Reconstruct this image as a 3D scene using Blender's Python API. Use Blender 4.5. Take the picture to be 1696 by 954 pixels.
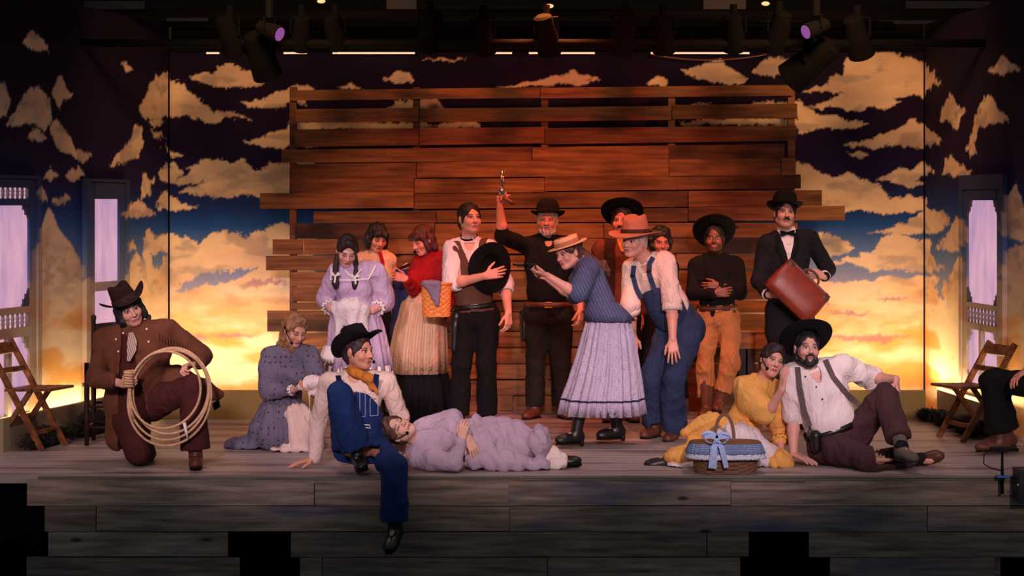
import bpy, math, random
import numpy as np

for o in list(bpy.data.objects):
    bpy.data.objects.remove(o)
scene = bpy.context.scene
col = scene.collection
random.seed(7)
rng = np.random.RandomState(11)

# ------------------------------------------------------------------ camera, world, lights, exposure
FPX, CAMY, CAMZ, HZN = 3600.0, -14.0, 1.75, 338.0     # focal length in pixels, camera place, horizon row
cam_d = bpy.data.cameras.new('camera')
cam = bpy.data.objects.new('camera', cam_d)
col.objects.link(cam)
cam.location = (0, CAMY, CAMZ)
cam.rotation_euler = (math.pi / 2, 0, 0)
cam_d.sensor_width = 36.0
cam_d.lens = 36.0 * FPX / 1696.0
cam_d.shift_y = -(477.0 - HZN) / 1696.0
cam_d.clip_end = 200
scene.camera = cam

scene.view_settings.view_transform = 'Standard'
scene.view_settings.look = 'None'
scene.view_settings.gamma = 1
scene.view_settings.exposure = 0.0
scene.view_settings.use_curve_mapping = False

world = bpy.data.worlds.new('dusk')
scene.world = world
world.use_nodes = True
world.node_tree.nodes['Background'].inputs[0].default_value = (0.40, 0.44, 0.52, 1)
world.node_tree.nodes['Background'].inputs[1].default_value = 0.31


def aim(o, tgt):
    d = np.array(tgt, float) - np.array(o.location)
    from mathutils import Vector
    o.rotation_euler = Vector(d).to_track_quat('-Z', 'Y').to_euler()


def spot(name, loc, tgt, power, color, size=40, blend=0.6, radius=0.15):
    l = bpy.data.lights.new(name, 'SPOT')
    l.energy, l.color, l.spot_size, l.spot_blend, l.shadow_soft_size = power, color, math.radians(size), blend, radius
    o = bpy.data.objects.new(name, l)
    col.objects.link(o)
    o.location = loc
    aim(o, tgt)
    return o


def area(name, loc, tgt, power, color, sx, sy, spread=180):
    l = bpy.data.lights.new(name, 'AREA')
    l.shape = 'RECTANGLE'
    l.energy, l.color, l.size, l.size_y = power, color, sx, sy
    l.spread = math.radians(spread)
    o = bpy.data.objects.new(name, l)
    col.objects.link(o)
    o.location = loc
    aim(o, tgt)
    return o


# front-of-house stage lamps
for k_, (x_, c_, e_) in enumerate(((-3.0, (1.0, 0.66, 0.62), 2000), (-1.5, (0.98, 0.68, 0.80), 2900), (0.0, (1.0, 0.66, 0.66), 2900), (1.5, (0.98, 0.67, 0.76), 2900), (3.0, (1.0, 0.68, 0.66), 2200))):
    spot('front_lamp', (x_ * 1.3, -10.5, 3.9), (x_, 1.3, 0.74), e_ * 1.1, c_, 13.6, 0.6, 0.3)
# red and amber lamps of the overhead rig
spot('rig_lamp_red', (0.9, 0.4, 3.9), (0.35, 3.9, 1.2), 420, (1.0, 0.10, 0.03), 62, 0.8, 0.12)
spot('rig_lamp_amber_floor', (0.3, 3.0, 3.6), (0.2, 3.3, 0.0), 330, (1.0, 0.24, 0.06), 85, 0.9, 0.12)
spot('rig_lamp_amber_left', (-1.9, 1.6, 3.7), (-1.9, 4.7, 2.3), 200, (1.0, 0.46, 0.19), 100, 0.9, 0.2)
spot('rig_lamp_amber_right', (2.5, 1.6, 3.7), (2.4, 4.7, 2.4), 260, (1.0, 0.46, 0.19), 100, 0.9, 0.2)
spot('rig_lamp_top_left', (-1.9, 0.6, 3.95), (-1.7, 1.5, 0.0), 130, (1.0, 0.60, 0.54), 100, 0.8, 0.3)
spot('rig_lamp_top_right', (1.9, 0.6, 3.95), (1.7, 1.5, 0.0), 130, (1.0, 0.56, 0.52), 100, 0.8, 0.3)
# cyclorama foot lights
FOOT = (1.0, 0.70, 0.38)

# ------------------------------------------------------------------ helpers
A = lambda *a: np.array(a, float)


def W(px, py, y):
    """photo pixel and depth -> point in the place"""
    d = y - CAMY
    return A((px - 848.0) / FPX * d, y, CAMZ - (py - HZN) / FPX * d)


def to_px(v):
    d = v[..., 1] - CAMY
    return 848.0 + v[..., 0] / d * FPX, HZN + (CAMZ - v[..., 2]) / d * FPX


def nrm(v):
    return v / (np.linalg.norm(v) + 1e-12)


def lerp(a, b, t):
    return a + (b - a) * t


_lat = rng.rand(32, 32, 32).astype(np.float32)


def vnoise(p):
    i = np.floor(p).astype(int)
    f = p - i
    f = f * f * (3 - 2 * f)
    i0 = i & 31
    i1 = (i + 1) & 31
    x0, y0, z0 = i0[:, 0], i0[:, 1], i0[:, 2]
    x1, y1, z1 = i1[:, 0], i1[:, 1], i1[:, 2]
    fx, fy, fz = f[:, 0], f[:, 1], f[:, 2]
    a = _lat[x0, y0, z0] * (1 - fx) + _lat[x1, y0, z0] * fx
    b = _lat[x0, y1, z0] * (1 - fx) + _lat[x1, y1, z0] * fx
    c = _lat[x0, y0, z1] * (1 - fx) + _lat[x1, y0, z1] * fx
    d = _lat[x0, y1, z1] * (1 - fx) + _lat[x1, y1, z1] * fx
    return (a * (1 - fy) + b * fy) * (1 - fz) + (c * (1 - fy) + d * fy) * fz - 0.5


def fbm(p, n=3):
    s, a = 0, 1.0
    for k in range(n):
        s = s + a * vnoise(p + k * 7.3)
        p = p * 2.03
        a *= 0.5
    return s


BASE = {}        # object name -> base point its local coordinates are measured from


def link_mesh(name, verts, faces, mat, parent=None, base=None, smooth=False, colors=None, uvs=None):
    """one mesh object; verts in world coordinates; local coordinates relative to its root's base"""
    verts = np.asarray(verts, float)
    if parent is not None:
        b = BASE[parent.name]
    else:
        b = A(*base) if base is not None else A(verts[:, 0].mean(), verts[:, 1].mean(), verts[:, 2].min())
    me = bpy.data.meshes.new(name)
    lv = verts - b
    if isinstance(faces, np.ndarray):
        n, k = faces.shape
        me.vertices.add(len(lv))
        me.vertices.foreach_set('co', lv.astype(np.float32).ravel())
        me.loops.add(n * k)
        me.loops.foreach_set('vertex_index', faces.astype(np.int32).ravel())
        me.polygons.add(n)
        me.polygons.foreach_set('loop_start', np.arange(0, n * k, k, dtype=np.int32))
        me.polygons.foreach_set('loop_total', np.full(n, k, dtype=np.int32))
        me.update(calc_edges=True)
    else:
        me.from_pydata([tuple(v) for v in lv], [], [tuple(f) for f in faces])
        me.update()
    if smooth:
        me.polygons.foreach_set('use_smooth', np.ones(len(me.polygons), dtype=bool))
    if colors is not None:
        ca = me.color_attributes.new('Col', 'FLOAT_COLOR', 'POINT')
        c4 = np.ones((len(lv), 4), np.float32)
        c4[:, :3] = colors
        ca.data.foreach_set('color', c4.ravel())
    if uvs is not None:
        ul = me.uv_layers.new(name='UVMap')
        li = np.empty(len(me.loops), np.int32)
        me.loops.foreach_get('vertex_index', li)
        ul.data.foreach_set('uv', uvs[li].astype(np.float32).ravel())
    if mat is not None:
        me.materials.append(mat)
    o = bpy.data.objects.new(name, me)
    col.objects.link(o)
    if parent is not None:
        o.parent = parent
        BASE[o.name] = b
    else:
        o.location = b
        BASE[o.name] = b
    return o


def thing(name, label, cat, loc, group=None):
    o = bpy.data.objects.new(name, None)
    o.empty_display_size = 0.1
    col.objects.link(o)
    o.location = loc
    BASE[o.name] = A(*loc)
    tag(o, label, cat, group)
    return o


def tag(o, label, cat, group=None):
    o['label'] = label
    o['category'] = cat
    if group:
        o['group'] = group
    return o


def struct(o, label=None, cat=None):
    o['kind'] = 'structure'
    if label:
        o['label'] = label
        o['category'] = cat
    return o


# ---- plain shapes, returned as (verts, faces)
BOXF = [(0, 3, 2, 1), (4, 5, 6, 7), (0, 1, 5, 4), (1, 2, 6, 5), (2, 3, 7, 6), (3, 0, 4, 7)]


def box(lo, hi):
    x0, y0, z0 = lo
    x1, y1, z1 = hi
    return np.array([(x0, y0, z0), (x1, y0, z0), (x1, y1, z0), (x0, y1, z0),
                     (x0, y0, z1), (x1, y0, z1), (x1, y1, z1), (x0, y1, z1)], float), BOXF


def bar(a, b, w, t, side=None):
    """rectangular bar from a to b, w across 'side', t across the other"""
    a, b = A(*a), A(*b)
    d = nrm(b - a)
    s = A(*side) if side is not None else (A(1, 0, 0) if abs(d[0]) < 0.8 else A(0, 1, 0))
    s = nrm(s - d * np.dot(s, d))
    n = np.cross(d, s)
    v = []
    for p in (a, b):
        for su, nu in ((-1, -1), (1, -1), (1, 1), (-1, 1)):
            v.append(p + s * su * w / 2 + n * nu * t / 2)
    return np.array(v), BOXF


def join(*ms):
    V, Fs, n = [], [], 0
    for v, f in ms:
        V.append(v)
        Fs += [tuple(int(i) + n for i in q) for q in f]
        n += len(v)
    return np.vstack(V), Fs


def tube(path, r, seg=8, closed=False):
    path = np.asarray(path, float)
    n = len(path)
    rr = np.broadcast_to(np.asarray(r, float), (n,))
    V = []
    up = A(0.13, 0.31, 0.94)
    prev = None
    for i in range(n):
        if closed:
            t = nrm(path[(i + 1) % n] - path[i - 1])
        else:
            t = nrm(path[min(i + 1, n - 1)] - path[max(i - 1, 0)])
        u = prev if prev is not None else up
        u = nrm(u - t * np.dot(u, t))
        prev = u
        w = np.cross(t, u)
        for k in range(seg):
            a = 2 * math.pi * k / seg
            V.append(path[i] + rr[i] * (u * math.cos(a) + w * math.sin(a)))
    Fs = []
    for i in range(n if closed else n - 1):
        j = (i + 1) % n
        for k in range(seg):
            l = (k + 1) % seg
            Fs.append((i * seg + k, i * seg + l, j * seg + l, j * seg + k))
    if not closed:
        Fs.append(tuple(range(seg - 1, -1, -1)))
        Fs.append(tuple(range((n - 1) * seg, n * seg)))
    return np.array(V), Fs


def loft(rings, closed_ends=True):
    """rings: list of (m,3) arrays"""
    m = len(rings[0])
    V = np.vstack(rings)
    Fs = []
    for i in range(len(rings) - 1):
        for k in range(m):
            l = (k + 1) % m
            Fs.append((i * m + k, i * m + l, (i + 1) * m + l, (i + 1) * m + k))
    if closed_ends:
        Fs.append(tuple(range(m - 1, -1, -1)))
        Fs.append(tuple(range((len(rings) - 1) * m, len(rings) * m)))
    return V, Fs


def ring(c, u, v, ru, rv, m=24, sq=2.0):
    a = np.linspace(0, 2 * math.pi, m, endpoint=False)
    cu, sv = np.cos(a), np.sin(a)
    e = 2.0 / sq
    cu = np.sign(cu) * np.abs(cu) ** e
    sv = np.sign(sv) * np.abs(sv) ** e
    return c + np.outer(cu * ru, u) + np.outer(sv * rv, v)


def strip(pts, w, t, face=(0, -1, 0)):
    """flat ribbon along pts, lying square to 'face'"""
    pts = np.asarray(pts, float)
    n = len(pts)
    fc = A(*face)
    ww = np.broadcast_to(np.asarray(w, float), (n,))
    V = []
    for i in range(n):
        tg = nrm(pts[min(i + 1, n - 1)] - pts[max(i - 1, 0)])
        s = nrm(np.cross(tg, fc))
        nn = np.cross(s, tg)
        for su, nu in ((-1, -1), (1, -1), (1, 1), (-1, 1)):
            V.append(pts[i] + s * su * ww[i] / 2 + nn * nu * t / 2)
    Fs = [(3, 2, 1, 0)]
    for i in range(n - 1):
        for k in range(4):
            l = (k + 1) % 4
            Fs.append((i * 4 + k, i * 4 + l, i * 4 + 4 + l, i * 4 + 4 + k))
    Fs.append(((n - 1) * 4, (n - 1) * 4 + 1, (n - 1) * 4 + 2, (n - 1) * 4 + 3))
    return np.array(V), Fs


def sphere(c, r, seg=10, rings=6):
    r = np.broadcast_to(np.asarray(r, float), (3,))
    rs = []
    for i in range(1, rings):
        t = math.pi * i / rings
        a = np.linspace(0, 2 * math.pi, seg, endpoint=False)
        rs.append(np.stack([c[0] + r[0] * math.sin(t) * np.cos(a), c[1] + r[1] * math.sin(t) * np.sin(a),
                            np.full(seg, c[2] + r[2] * math.cos(t))], 1))
    v, f = loft(rs, False)
    n = len(v)
    v = np.vstack([v, [A(*c) + A(0, 0, r[2])], [A(*c) - A(0, 0, r[2])]])
    for k in range(seg):
        l = (k + 1) % seg
        f.append((n, l, k))
        f.append((n + 1, n - seg + k, n - seg + l))
    return v, f


# ------------------------------------------------------------------ signed-distance modelling
class Field:
    def __init__(self):
        self.p = []

    def cap(self, a, b, ra, rb=None, k=0.02, sub=False):
        rb = ra if rb is None else rb
        a, b = A(*a), A(*b)
        ba = b - a
        L2 = float(ba @ ba) + 1e-12

        def f(X, Y, Z):
            px, py, pz = X - a[0], Y - a[1], Z - a[2]
            t = np.clip((px * ba[0] + py * ba[1] + pz * ba[2]) / L2, 0, 1)
            return np.sqrt((px - t * ba[0]) ** 2 + (py - t * ba[1]) ** 2 + (pz - t * ba[2]) ** 2) - (ra + (rb - ra) * t)
        r = max(ra, rb)
        self.p.append((f, np.minimum(a, b) - r, np.maximum(a, b) + r, k, sub))
        return self

    def ell(self, c, r, axes=None, k=0.03, sub=False):
        c, r = A(*c), A(*r)
        ax = np.eye(3) if axes is None else np.array([nrm(q) for q in axes])

        def f(X, Y, Z):
            px, py, pz = X - c[0], Y - c[1], Z - c[2]
            q = [px * e[0] + py * e[1] + pz * e[2] for e in ax]
            k0 = np.sqrt(sum((q[i] / r[i]) ** 2 for i in range(3)))
            k1 = np.sqrt(sum((q[i] / r[i] ** 2) ** 2 for i in range(3))) + 1e-9
            return k0 * (k0 - 1) / k1
        e = np.sqrt(((ax * r[:, None]) ** 2).sum(0))
        self.p.append((f, c - e, c + e, k, sub))
        return self

    def half(self, pt, n, lo, hi, k=0.005):
        """cut away the side the normal points to"""
        pt, n = A(*pt), nrm(A(*n))

        def f(X, Y, Z):
            return -((X - pt[0]) * n[0] + (Y - pt[1]) * n[1] + (Z - pt[2]) * n[2])
        self.p.append((f, A(*lo), A(*hi), k, True))
        return self

    def wedge(self, o, lat, fwd, up, w, cx=0.0, fmin=0.0, lo=-0.9, hi=0.3):
        """cut a front opening: half width w(height) around the middle of the chest"""
        o = A(*o)

        def f(X, Y, Z):
            px, py, pz = X - o[0], Y - o[1], Z - o[2]
            u = px * up[0] + py * up[1] + pz * up[2]
            l = px * lat[0] + py * lat[1] + pz * lat[2] - cx
            q = px * fwd[0] + py * fwd[1] + pz * fwd[2]
            return np.maximum(fmin - q, np.abs(l) - w(u))
        self.p.append((f, o - 0.95, o + 0.95, 0.004, True))
        return self

    def mesh(self, h):
        lo = np.min([p[1] for p in self.p if not p[4]], 0) - 3 * h
        hi = np.max([p[2] for p in self.p if not p[4]], 0) + 3 * h
        n = np.ceil((hi - lo) / h).astype(int) + 1
        g = np.full(n, 0.5, np.float32)
        ax = [(lo[i] + h * np.arange(n[i])).astype(np.float32) for i in range(3)]
        for f, plo, phi, k, sub in self.p:
            m = k + 3 * h
            i0 = np.clip(np.floor((plo - m - lo) / h).astype(int), 0, n)
            i1 = np.clip(np.ceil((phi + m - lo) / h).astype(int) + 1, 0, n)
            if np.any(i1 <= i0):
                continue
            s = tuple(slice(i0[q], i1[q]) for q in range(3))
            d = f(ax[0][s[0]][:, None, None], ax[1][s[1]][None, :, None], ax[2][s[2]][None, None, :]).astype(np.float32)
            a = g[s]
            if sub:
                d = -d
                hh = np.clip(0.5 - 0.5 * (a - d) / k, 0, 1)
                g[s] = a * (1 - hh) + d * hh + k * hh * (1 - hh)
            else:
                hh = np.clip(0.5 + 0.5 * (d - a) / k, 0, 1)
                g[s] = d * (1 - hh) + a * hh - k * hh * (1 - hh)
        return surface_nets(g, lo, h)


def surface_nets(g, lo, h):
    ins = g < 0
    c = np.zeros(tuple(np.array(g.shape) - 1), np.uint8)
    for dx in (0, 1):
        for dy in (0, 1):
            for dz in (0, 1):
                c += ins[dx:g.shape[0] - 1 + dx, dy:g.shape[1] - 1 + dy, dz:g.shape[2] - 1 + dz]
    ii, jj, kk = np.nonzero((c > 0) & (c < 8))
    N = len(ii)
    idx = np.full(c.shape, -1, np.int32)
    idx[ii, jj, kk] = np.arange(N)
    acc = np.zeros((N, 3))
    cnt = np.zeros(N)
    cor = [(0, 0, 0), (1, 0, 0), (0, 1, 0), (1, 1, 0), (0, 0, 1), (1, 0, 1), (0, 1, 1), (1, 1, 1)]
    val = [g[ii + a, jj + b, kk + d] for a, b, d in cor]
    for a in range(8):
        for b in range(a + 1, 8):
            df = np.abs(np.array(cor[a]) - np.array(cor[b]))
            if df.sum() != 1:
                continue
            m = (val[a] < 0) != (val[b] < 0)
            t = np.where(m, val[a] / np.where(m, val[a] - val[b], 1), 0)
            for q in range(3):
                acc[:, q] += m * (cor[a][q] + t * (cor[b][q] - cor[a][q]))
            cnt += m
    acc /= cnt[:, None]
    V = lo + h * (np.stack([ii, jj, kk], 1) + acc)
    quads = []
    for axis in range(3):
        sl0 = [slice(1, -1)] * 3
        sl1 = [slice(1, -1)] * 3
        sl0[axis] = slice(0, -1)
        sl1[axis] = slice(1, None)
        a, b = ins[tuple(sl0)], ins[tuple(sl1)]
        p = np.argwhere(a != b)
        if not len(p):
            continue
        flip = a[p[:, 0], p[:, 1], p[:, 2]]
        off = np.ones(3, int)
        off[axis] = 0
        p = p + off
        u, v = [(1, 2), (2, 0), (0, 1)][axis]
        eu = np.zeros(3, int)
        eu[u] = 1
        ev = np.zeros(3, int)
        ev[v] = 1
        gi = lambda q: idx[q[:, 0], q[:, 1], q[:, 2]]
        q = np.stack([gi(p - eu - ev), gi(p - ev), gi(p), gi(p - eu)], 1)
        q[~flip] = q[~flip][:, ::-1]
        quads.append(q)
    Q = np.vstack(quads)
    Q = Q[(Q >= 0).all(1)]
    return V, Q


def vnormals(V, Q):
    n = np.cross(V[Q[:, 2]] - V[Q[:, 0]], V[Q[:, 3]] - V[Q[:, 1]])
    out = np.zeros_like(V)
    for k in range(4):
        np.add.at(out, Q[:, k], n)
    return out / (np.linalg.norm(out, axis=1, keepdims=True) + 1e-12)


def rumple(V, Q, amp, freq, stretch=(1, 1, 1), seed=0.0, ridge=True):
    """cloth folds: push the surface in and out along its normals"""
    N = vnormals(V, Q)
    p = V * (freq * A(*stretch)) + seed
    p = p + 0.6 * np.stack([vnoise(p * 0.7 + 3), vnoise(p * 0.7 + 9), vnoise(p * 0.7 + 15)], 1)
    n = vnoise(p)
    if ridge:
        n = 0.55 - 3.0 * np.abs(n) ** 0.8
        n = n + 0.5 * (0.4 - 2.2 * np.abs(vnoise(p * 1.9 + 4)))
    else:
        n = 2 * n
    return V + N * (amp * n)[:, None]


def qjoin(*ms):
    V, Q, n = [], [], 0
    for v, q in ms:
        V.append(v)
        Q.append(np.asarray(q) + n)
        n += len(v)
    return np.vstack(V), np.vstack(Q)
# ------------------------------------------------------------------ materials
MATS = {}


def lin(c):
    return tuple(((x / 255.0) / 12.92 if x / 255.0 <= 0.04045 else ((x / 255.0 + 0.055) / 1.055) ** 2.4) for x in c)


def new_mat(name):
    m = bpy.data.materials.new(name)
    m.use_nodes = True
    nt = m.node_tree
    b = nt.nodes['Principled BSDF']
    MATS[name] = m
    return m, nt, b


def nd(nt, t, **kw):
    n = nt.nodes.new(t)
    for k, v in kw.items():
        setattr(n, k, v)
    return n


def mixcol(nt, fac, a, b):
    n = nd(nt, 'ShaderNodeMix', data_type='RGBA')
    for s, v in ((0, fac), (6, a), (7, b)):
        if hasattr(v, 'is_linked'):
            nt.links.new(v, n.inputs[s])
        elif isinstance(v, (int, float)):
            n.inputs[s].default_value = v
        else:
            n.inputs[s].default_value = (*v, 1) if len(v) == 3 else v
    return n.outputs[2]


def ramp(nt, src, p0, p1):
    n = nd(nt, 'ShaderNodeMapRange')
    nt.links.new(src, n.inputs[0])
    n.inputs[1].default_value, n.inputs[2].default_value = p0, p1
    return n.outputs[0]


def noise(nt, scale, stretch=(1, 1, 1), detail=4, rand=False, uv=False):
    tc = nd(nt, 'ShaderNodeTexCoord')
    mp = nd(nt, 'ShaderNodeMapping')
    mp.inputs['Scale'].default_value = stretch
    nt.links.new(tc.outputs['UV' if uv else 'Object'], mp.inputs[0])
    v = mp.outputs[0]
    if rand:
        oi = nd(nt, 'ShaderNodeObjectInfo')
        mu = nd(nt, 'ShaderNodeMath', operation='MULTIPLY')
        mu.inputs[1].default_value = 37.0
        nt.links.new(oi.outputs['Random'], mu.inputs[0])
        ad = nd(nt, 'ShaderNodeVectorMath', operation='ADD')
        nt.links.new(v, ad.inputs[0])
        nt.links.new(mu.outputs[0], ad.inputs[1])
        v = ad.outputs[0]
    n = nd(nt, 'ShaderNodeTexNoise')
    n.inputs['Scale'].default_value = scale
    n.inputs['Detail'].default_value = detail
    nt.links.new(v, n.inputs['Vector'])
    return n.outputs['Fac']


def bump(nt, b, src, dist=0.004, strength=0.5):
    n = nd(nt, 'ShaderNodeBump')
    n.inputs['Distance'].default_value = dist
    n.inputs['Strength'].default_value = strength
    nt.links.new(src, n.inputs['Height'])
    nt.links.new(n.outputs[0], b.inputs['Normal'])


def cloth_bump(nt, b):
    """soft creases plus weave"""
    f = nd(nt, 'ShaderNodeTexNoise')
    tc = nd(nt, 'ShaderNodeTexCoord')
    mp = nd(nt, 'ShaderNodeMapping')
    mp.inputs['Scale'].default_value = (1.0, 1.0, 0.55)
    nt.links.new(tc.outputs['Object'], mp.inputs[0])
    nt.links.new(mp.outputs[0], f.inputs['Vector'])
    f.inputs['Scale'].default_value = 16
    f.inputs['Detail'].default_value = 3
    f.inputs['Distortion'].default_value = 0.8
    sb = nd(nt, 'ShaderNodeMath', operation='SUBTRACT')
    sb.inputs[1].default_value = 0.5
    nt.links.new(f.outputs['Fac'], sb.inputs[0])
    ab = nd(nt, 'ShaderNodeMath', operation='ABSOLUTE')
    nt.links.new(sb.outputs[0], ab.inputs[0])
    n = nd(nt, 'ShaderNodeBump')
    n.inputs['Distance'].default_value = 0.05
    n.inputs['Strength'].default_value = 0.55
    nt.links.new(ab.outputs[0], n.inputs['Height'])
    w = nd(nt, 'ShaderNodeBump')
    w.inputs['Distance'].default_value = 0.002
    w.inputs['Strength'].default_value = 0.3
    nt.links.new(noise(nt, 260, detail=2), w.inputs['Height'])
    nt.links.new(n.outputs[0], w.inputs['Normal'])
    nt.links.new(w.outputs[0], b.inputs['Normal'])


def fabric(name, c, var=0.35, rough=0.9, sheen=0.0):
    """plain woven cloth with slight tone variation"""
    m, nt, b = new_mat(name)
    c = lin(c)
    f = noise(nt, 9, detail=5)
    nt.links.new(mixcol(nt, f, tuple(x * (1 - var) for x in c), tuple(min(1, x * (1 + var)) for x in c)), b.inputs['Base Color'])
    b.inputs['Roughness'].default_value = rough
    b.inputs['Specular IOR Level'].default_value = 0.2
    cloth_bump(nt, b)
    return m


def stripes(name, c, c2, direction, freq, width=0.25, uv=False):
    """cloth with thin stripes; direction is across the stripes"""
    m, nt, b = new_mat(name)
    tc = nd(nt, 'ShaderNodeTexCoord')
    dp = nd(nt, 'ShaderNodeVectorMath', operation='DOT_PRODUCT')
    nt.links.new(tc.outputs['UV' if uv else 'Object'], dp.inputs[0])
    dp.inputs[1].default_value = direction
    mu = nd(nt, 'ShaderNodeMath', operation='MULTIPLY')
    mu.inputs[1].default_value = freq
    nt.links.new(dp.outputs['Value'], mu.inputs[0])
    fr = nd(nt, 'ShaderNodeMath', operation='FRACT')
    nt.links.new(mu.outputs[0], fr.inputs[0])
    lt = nd(nt, 'ShaderNodeMath', operation='LESS_THAN')
    lt.inputs[1].default_value = width
    nt.links.new(fr.outputs[0], lt.inputs[0])
    base = mixcol(nt, lt.outputs[0], lin(c), lin(c2))
    f = noise(nt, 7)
    nt.links.new(mixcol(nt, ramp(nt, f, 0.2, 1.3), base, tuple(x * 0.5 for x in lin(c))), b.inputs['Base Color'])
    b.inputs['Roughness'].default_value = 0.9
    b.inputs['Specular IOR Level'].default_value = 0.2
    cloth_bump(nt, b)
    return m


def dots(name, c, c2, scale, thr):
    """printed cloth with small motifs"""
    m, nt, b = new_mat(name)
    tc = nd(nt, 'ShaderNodeTexCoord')
    vo = nd(nt, 'ShaderNodeTexVoronoi')
    vo.inputs['Scale'].default_value = scale
    vo.inputs['Randomness'].default_value = 0.35
    nt.links.new(tc.outputs['Object'], vo.inputs['Vector'])
    lt = nd(nt, 'ShaderNodeMath', operation='LESS_THAN')
    lt.inputs[1].default_value = thr
    nt.links.new(vo.outputs['Distance'], lt.inputs[0])
    base = mixcol(nt, lt.outputs[0], lin(c), lin(c2))
    f = noise(nt, 8)
    nt.links.new(mixcol(nt, ramp(nt, f, 0.3, 1.4), base, tuple(x * 0.6 for x in lin(c))), b.inputs['Base Color'])
    b.inputs['Roughness'].default_value = 0.9
    b.inputs['Specular IOR Level'].default_value = 0.2
    cloth_bump(nt, b)
    return m


def leather(name, c, rough=0.45):
    m, nt, b = new_mat(name)
    c = lin(c)
    f = noise(nt, 14, detail=6)
    nt.links.new(mixcol(nt, f, tuple(x * 0.5 for x in c), tuple(x * 1.45 for x in c)), b.inputs['Base Color'])
    b.inputs['Roughness'].default_value = rough
    bump(nt, b, noise(nt, 120), 0.002, 0.3)
    return m


def wood(name, dark, light, stretch=(1.2, 14, 14), scale=2.2, rough=0.7, stain=None, knots=True):
    m, nt, b = new_mat(name)
    g = noise(nt, scale, stretch, 7, rand=True)
    c = mixcol(nt, ramp(nt, g, 0.3, 0.72), lin(dark), lin(light))
    if stain is not None:
        s = noise(nt, 1.15, (0.9, 2.2, 2.2), 3, rand=True)
        c = mixcol(nt, ramp(nt, s, 0.52, 0.72), c, lin(stain))
    if knots:
        tc = nd(nt, 'ShaderNodeTexCoord')
        mp = nd(nt, 'ShaderNodeMapping')
        mp.inputs['Scale'].default_value = (1.5, 4, 4)
        nt.links.new(tc.outputs['Object'], mp.inputs[0])
        vo = nd(nt, 'ShaderNodeTexVoronoi')
        vo.inputs['Scale'].default_value = 1.3
        nt.links.new(mp.outputs[0], vo.inputs['Vector'])
        k = ramp(nt, vo.outputs['Distance'], 0.10, 0.045)
        c = mixcol(nt, k, c, tuple(x * 0.3 for x in lin(dark)))
    oi = nd(nt, 'ShaderNodeObjectInfo')
    hsv = nd(nt, 'ShaderNodeHueSaturation')
    nt.links.new(c, hsv.inputs['Color'])
    mr = nd(nt, 'ShaderNodeMapRange')
    nt.links.new(oi.outputs['Random'], mr.inputs[0])
    mr.inputs[3].default_value, mr.inputs[4].default_value = 0.72, 1.25
    nt.links.new(mr.outputs[0], hsv.inputs['Value'])
    nt.links.new(hsv.outputs[0], b.inputs['Base Color'])
    b.inputs['Roughness'].default_value = rough
    b.inputs['Specular IOR Level'].default_value = 0.25
    bump(nt, b, g, 0.006, 0.4)
    return m


def plain(name, c, rough=0.6, metal=0.0, var=0.15):
    m, nt, b = new_mat(name)
    c = lin(c)
    f = noise(nt, 6)
    nt.links.new(mixcol(nt, f, tuple(x * (1 - var) for x in c), tuple(min(1, x * (1 + var)) for x in c)), b.inputs['Base Color'])
    b.inputs['Roughness'].default_value = rough
    b.inputs['Metallic'].default_value = metal
    if max(c) < 0.004:
        b.inputs['Specular IOR Level'].default_value = 0.1
    return m


def glow(name, c, strength, mottle=None):
    m, nt, b = new_mat(name)
    b.inputs['Base Color'].default_value = (0.02, 0.02, 0.02, 1)
    if mottle:
        f = noise(nt, 5.5, (1, 1, 0.35), 3)
        nt.links.new(mixcol(nt, ramp(nt, f, 0.35, 0.68), lin(c), lin(mottle)), b.inputs['Emission Color'])
    else:
        b.inputs['Emission Color'].default_value = (*lin(c), 1)
    b.inputs['Emission Strength'].default_value = strength
    return m


def painted(name, rough=0.85):
    """brush paint stored point by point on the surface, with canvas grain"""
    m, nt, b = new_mat(name)
    at = nd(nt, 'ShaderNodeVertexColor', layer_name='Col')
    f = noise(nt, 40, detail=4)
    hs = nd(nt, 'ShaderNodeHueSaturation')
    nt.links.new(at.outputs[0], hs.inputs['Color'])
    nt.links.new(ramp(nt, f, -1.2, 1.4), hs.inputs['Value'])
    mr = hs.inputs['Value']
    nt.links.new(at.outputs[0], b.inputs['Base Color'])
    b.inputs['Roughness'].default_value = rough
    b.inputs['Specular IOR Level'].default_value = 0.15
    bump(nt, b, f, 0.003, 0.3)
    return m


def skin_mat():
    m, nt, b = new_mat('skin')
    at = nd(nt, 'ShaderNodeVertexColor', layer_name='Col')
    nt.links.new(at.outputs[0], b.inputs['Base Color'])
    b.inputs['Roughness'].default_value = 0.5
    b.inputs['Subsurface Weight'].default_value = 0.06
    b.inputs['Subsurface Radius'].default_value = (0.01, 0.004, 0.002)
    bump(nt, b, noise(nt, 160), 0.001, 0.2)
    return m


def hair_mat(name, c):
    m, nt, b = new_mat(name)
    c = lin(c)
    f = noise(nt, 18, (3, 3, 0.6), 6)
    nt.links.new(mixcol(nt, ramp(nt, f, 0.3, 0.7), tuple(x * 0.45 for x in c), tuple(x * 1.6 for x in c)), b.inputs['Base Color'])
    b.inputs['Roughness'].default_value = 0.55
    bump(nt, b, noise(nt, 60, (3, 3, 0.5)), 0.006, 0.7)
    return m


def wicker(name, c):
    m, nt, b = new_mat(name)
    f = noise(nt, 30, (1, 1, 3), 3)
    c = lin(c)
    nt.links.new(mixcol(nt, f, tuple(x * 0.4 for x in c), tuple(x * 1.5 for x in c)), b.inputs['Base Color'])
    b.inputs['Roughness'].default_value = 0.6
    return m


SKIN = skin_mat()
M = MATS
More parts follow.
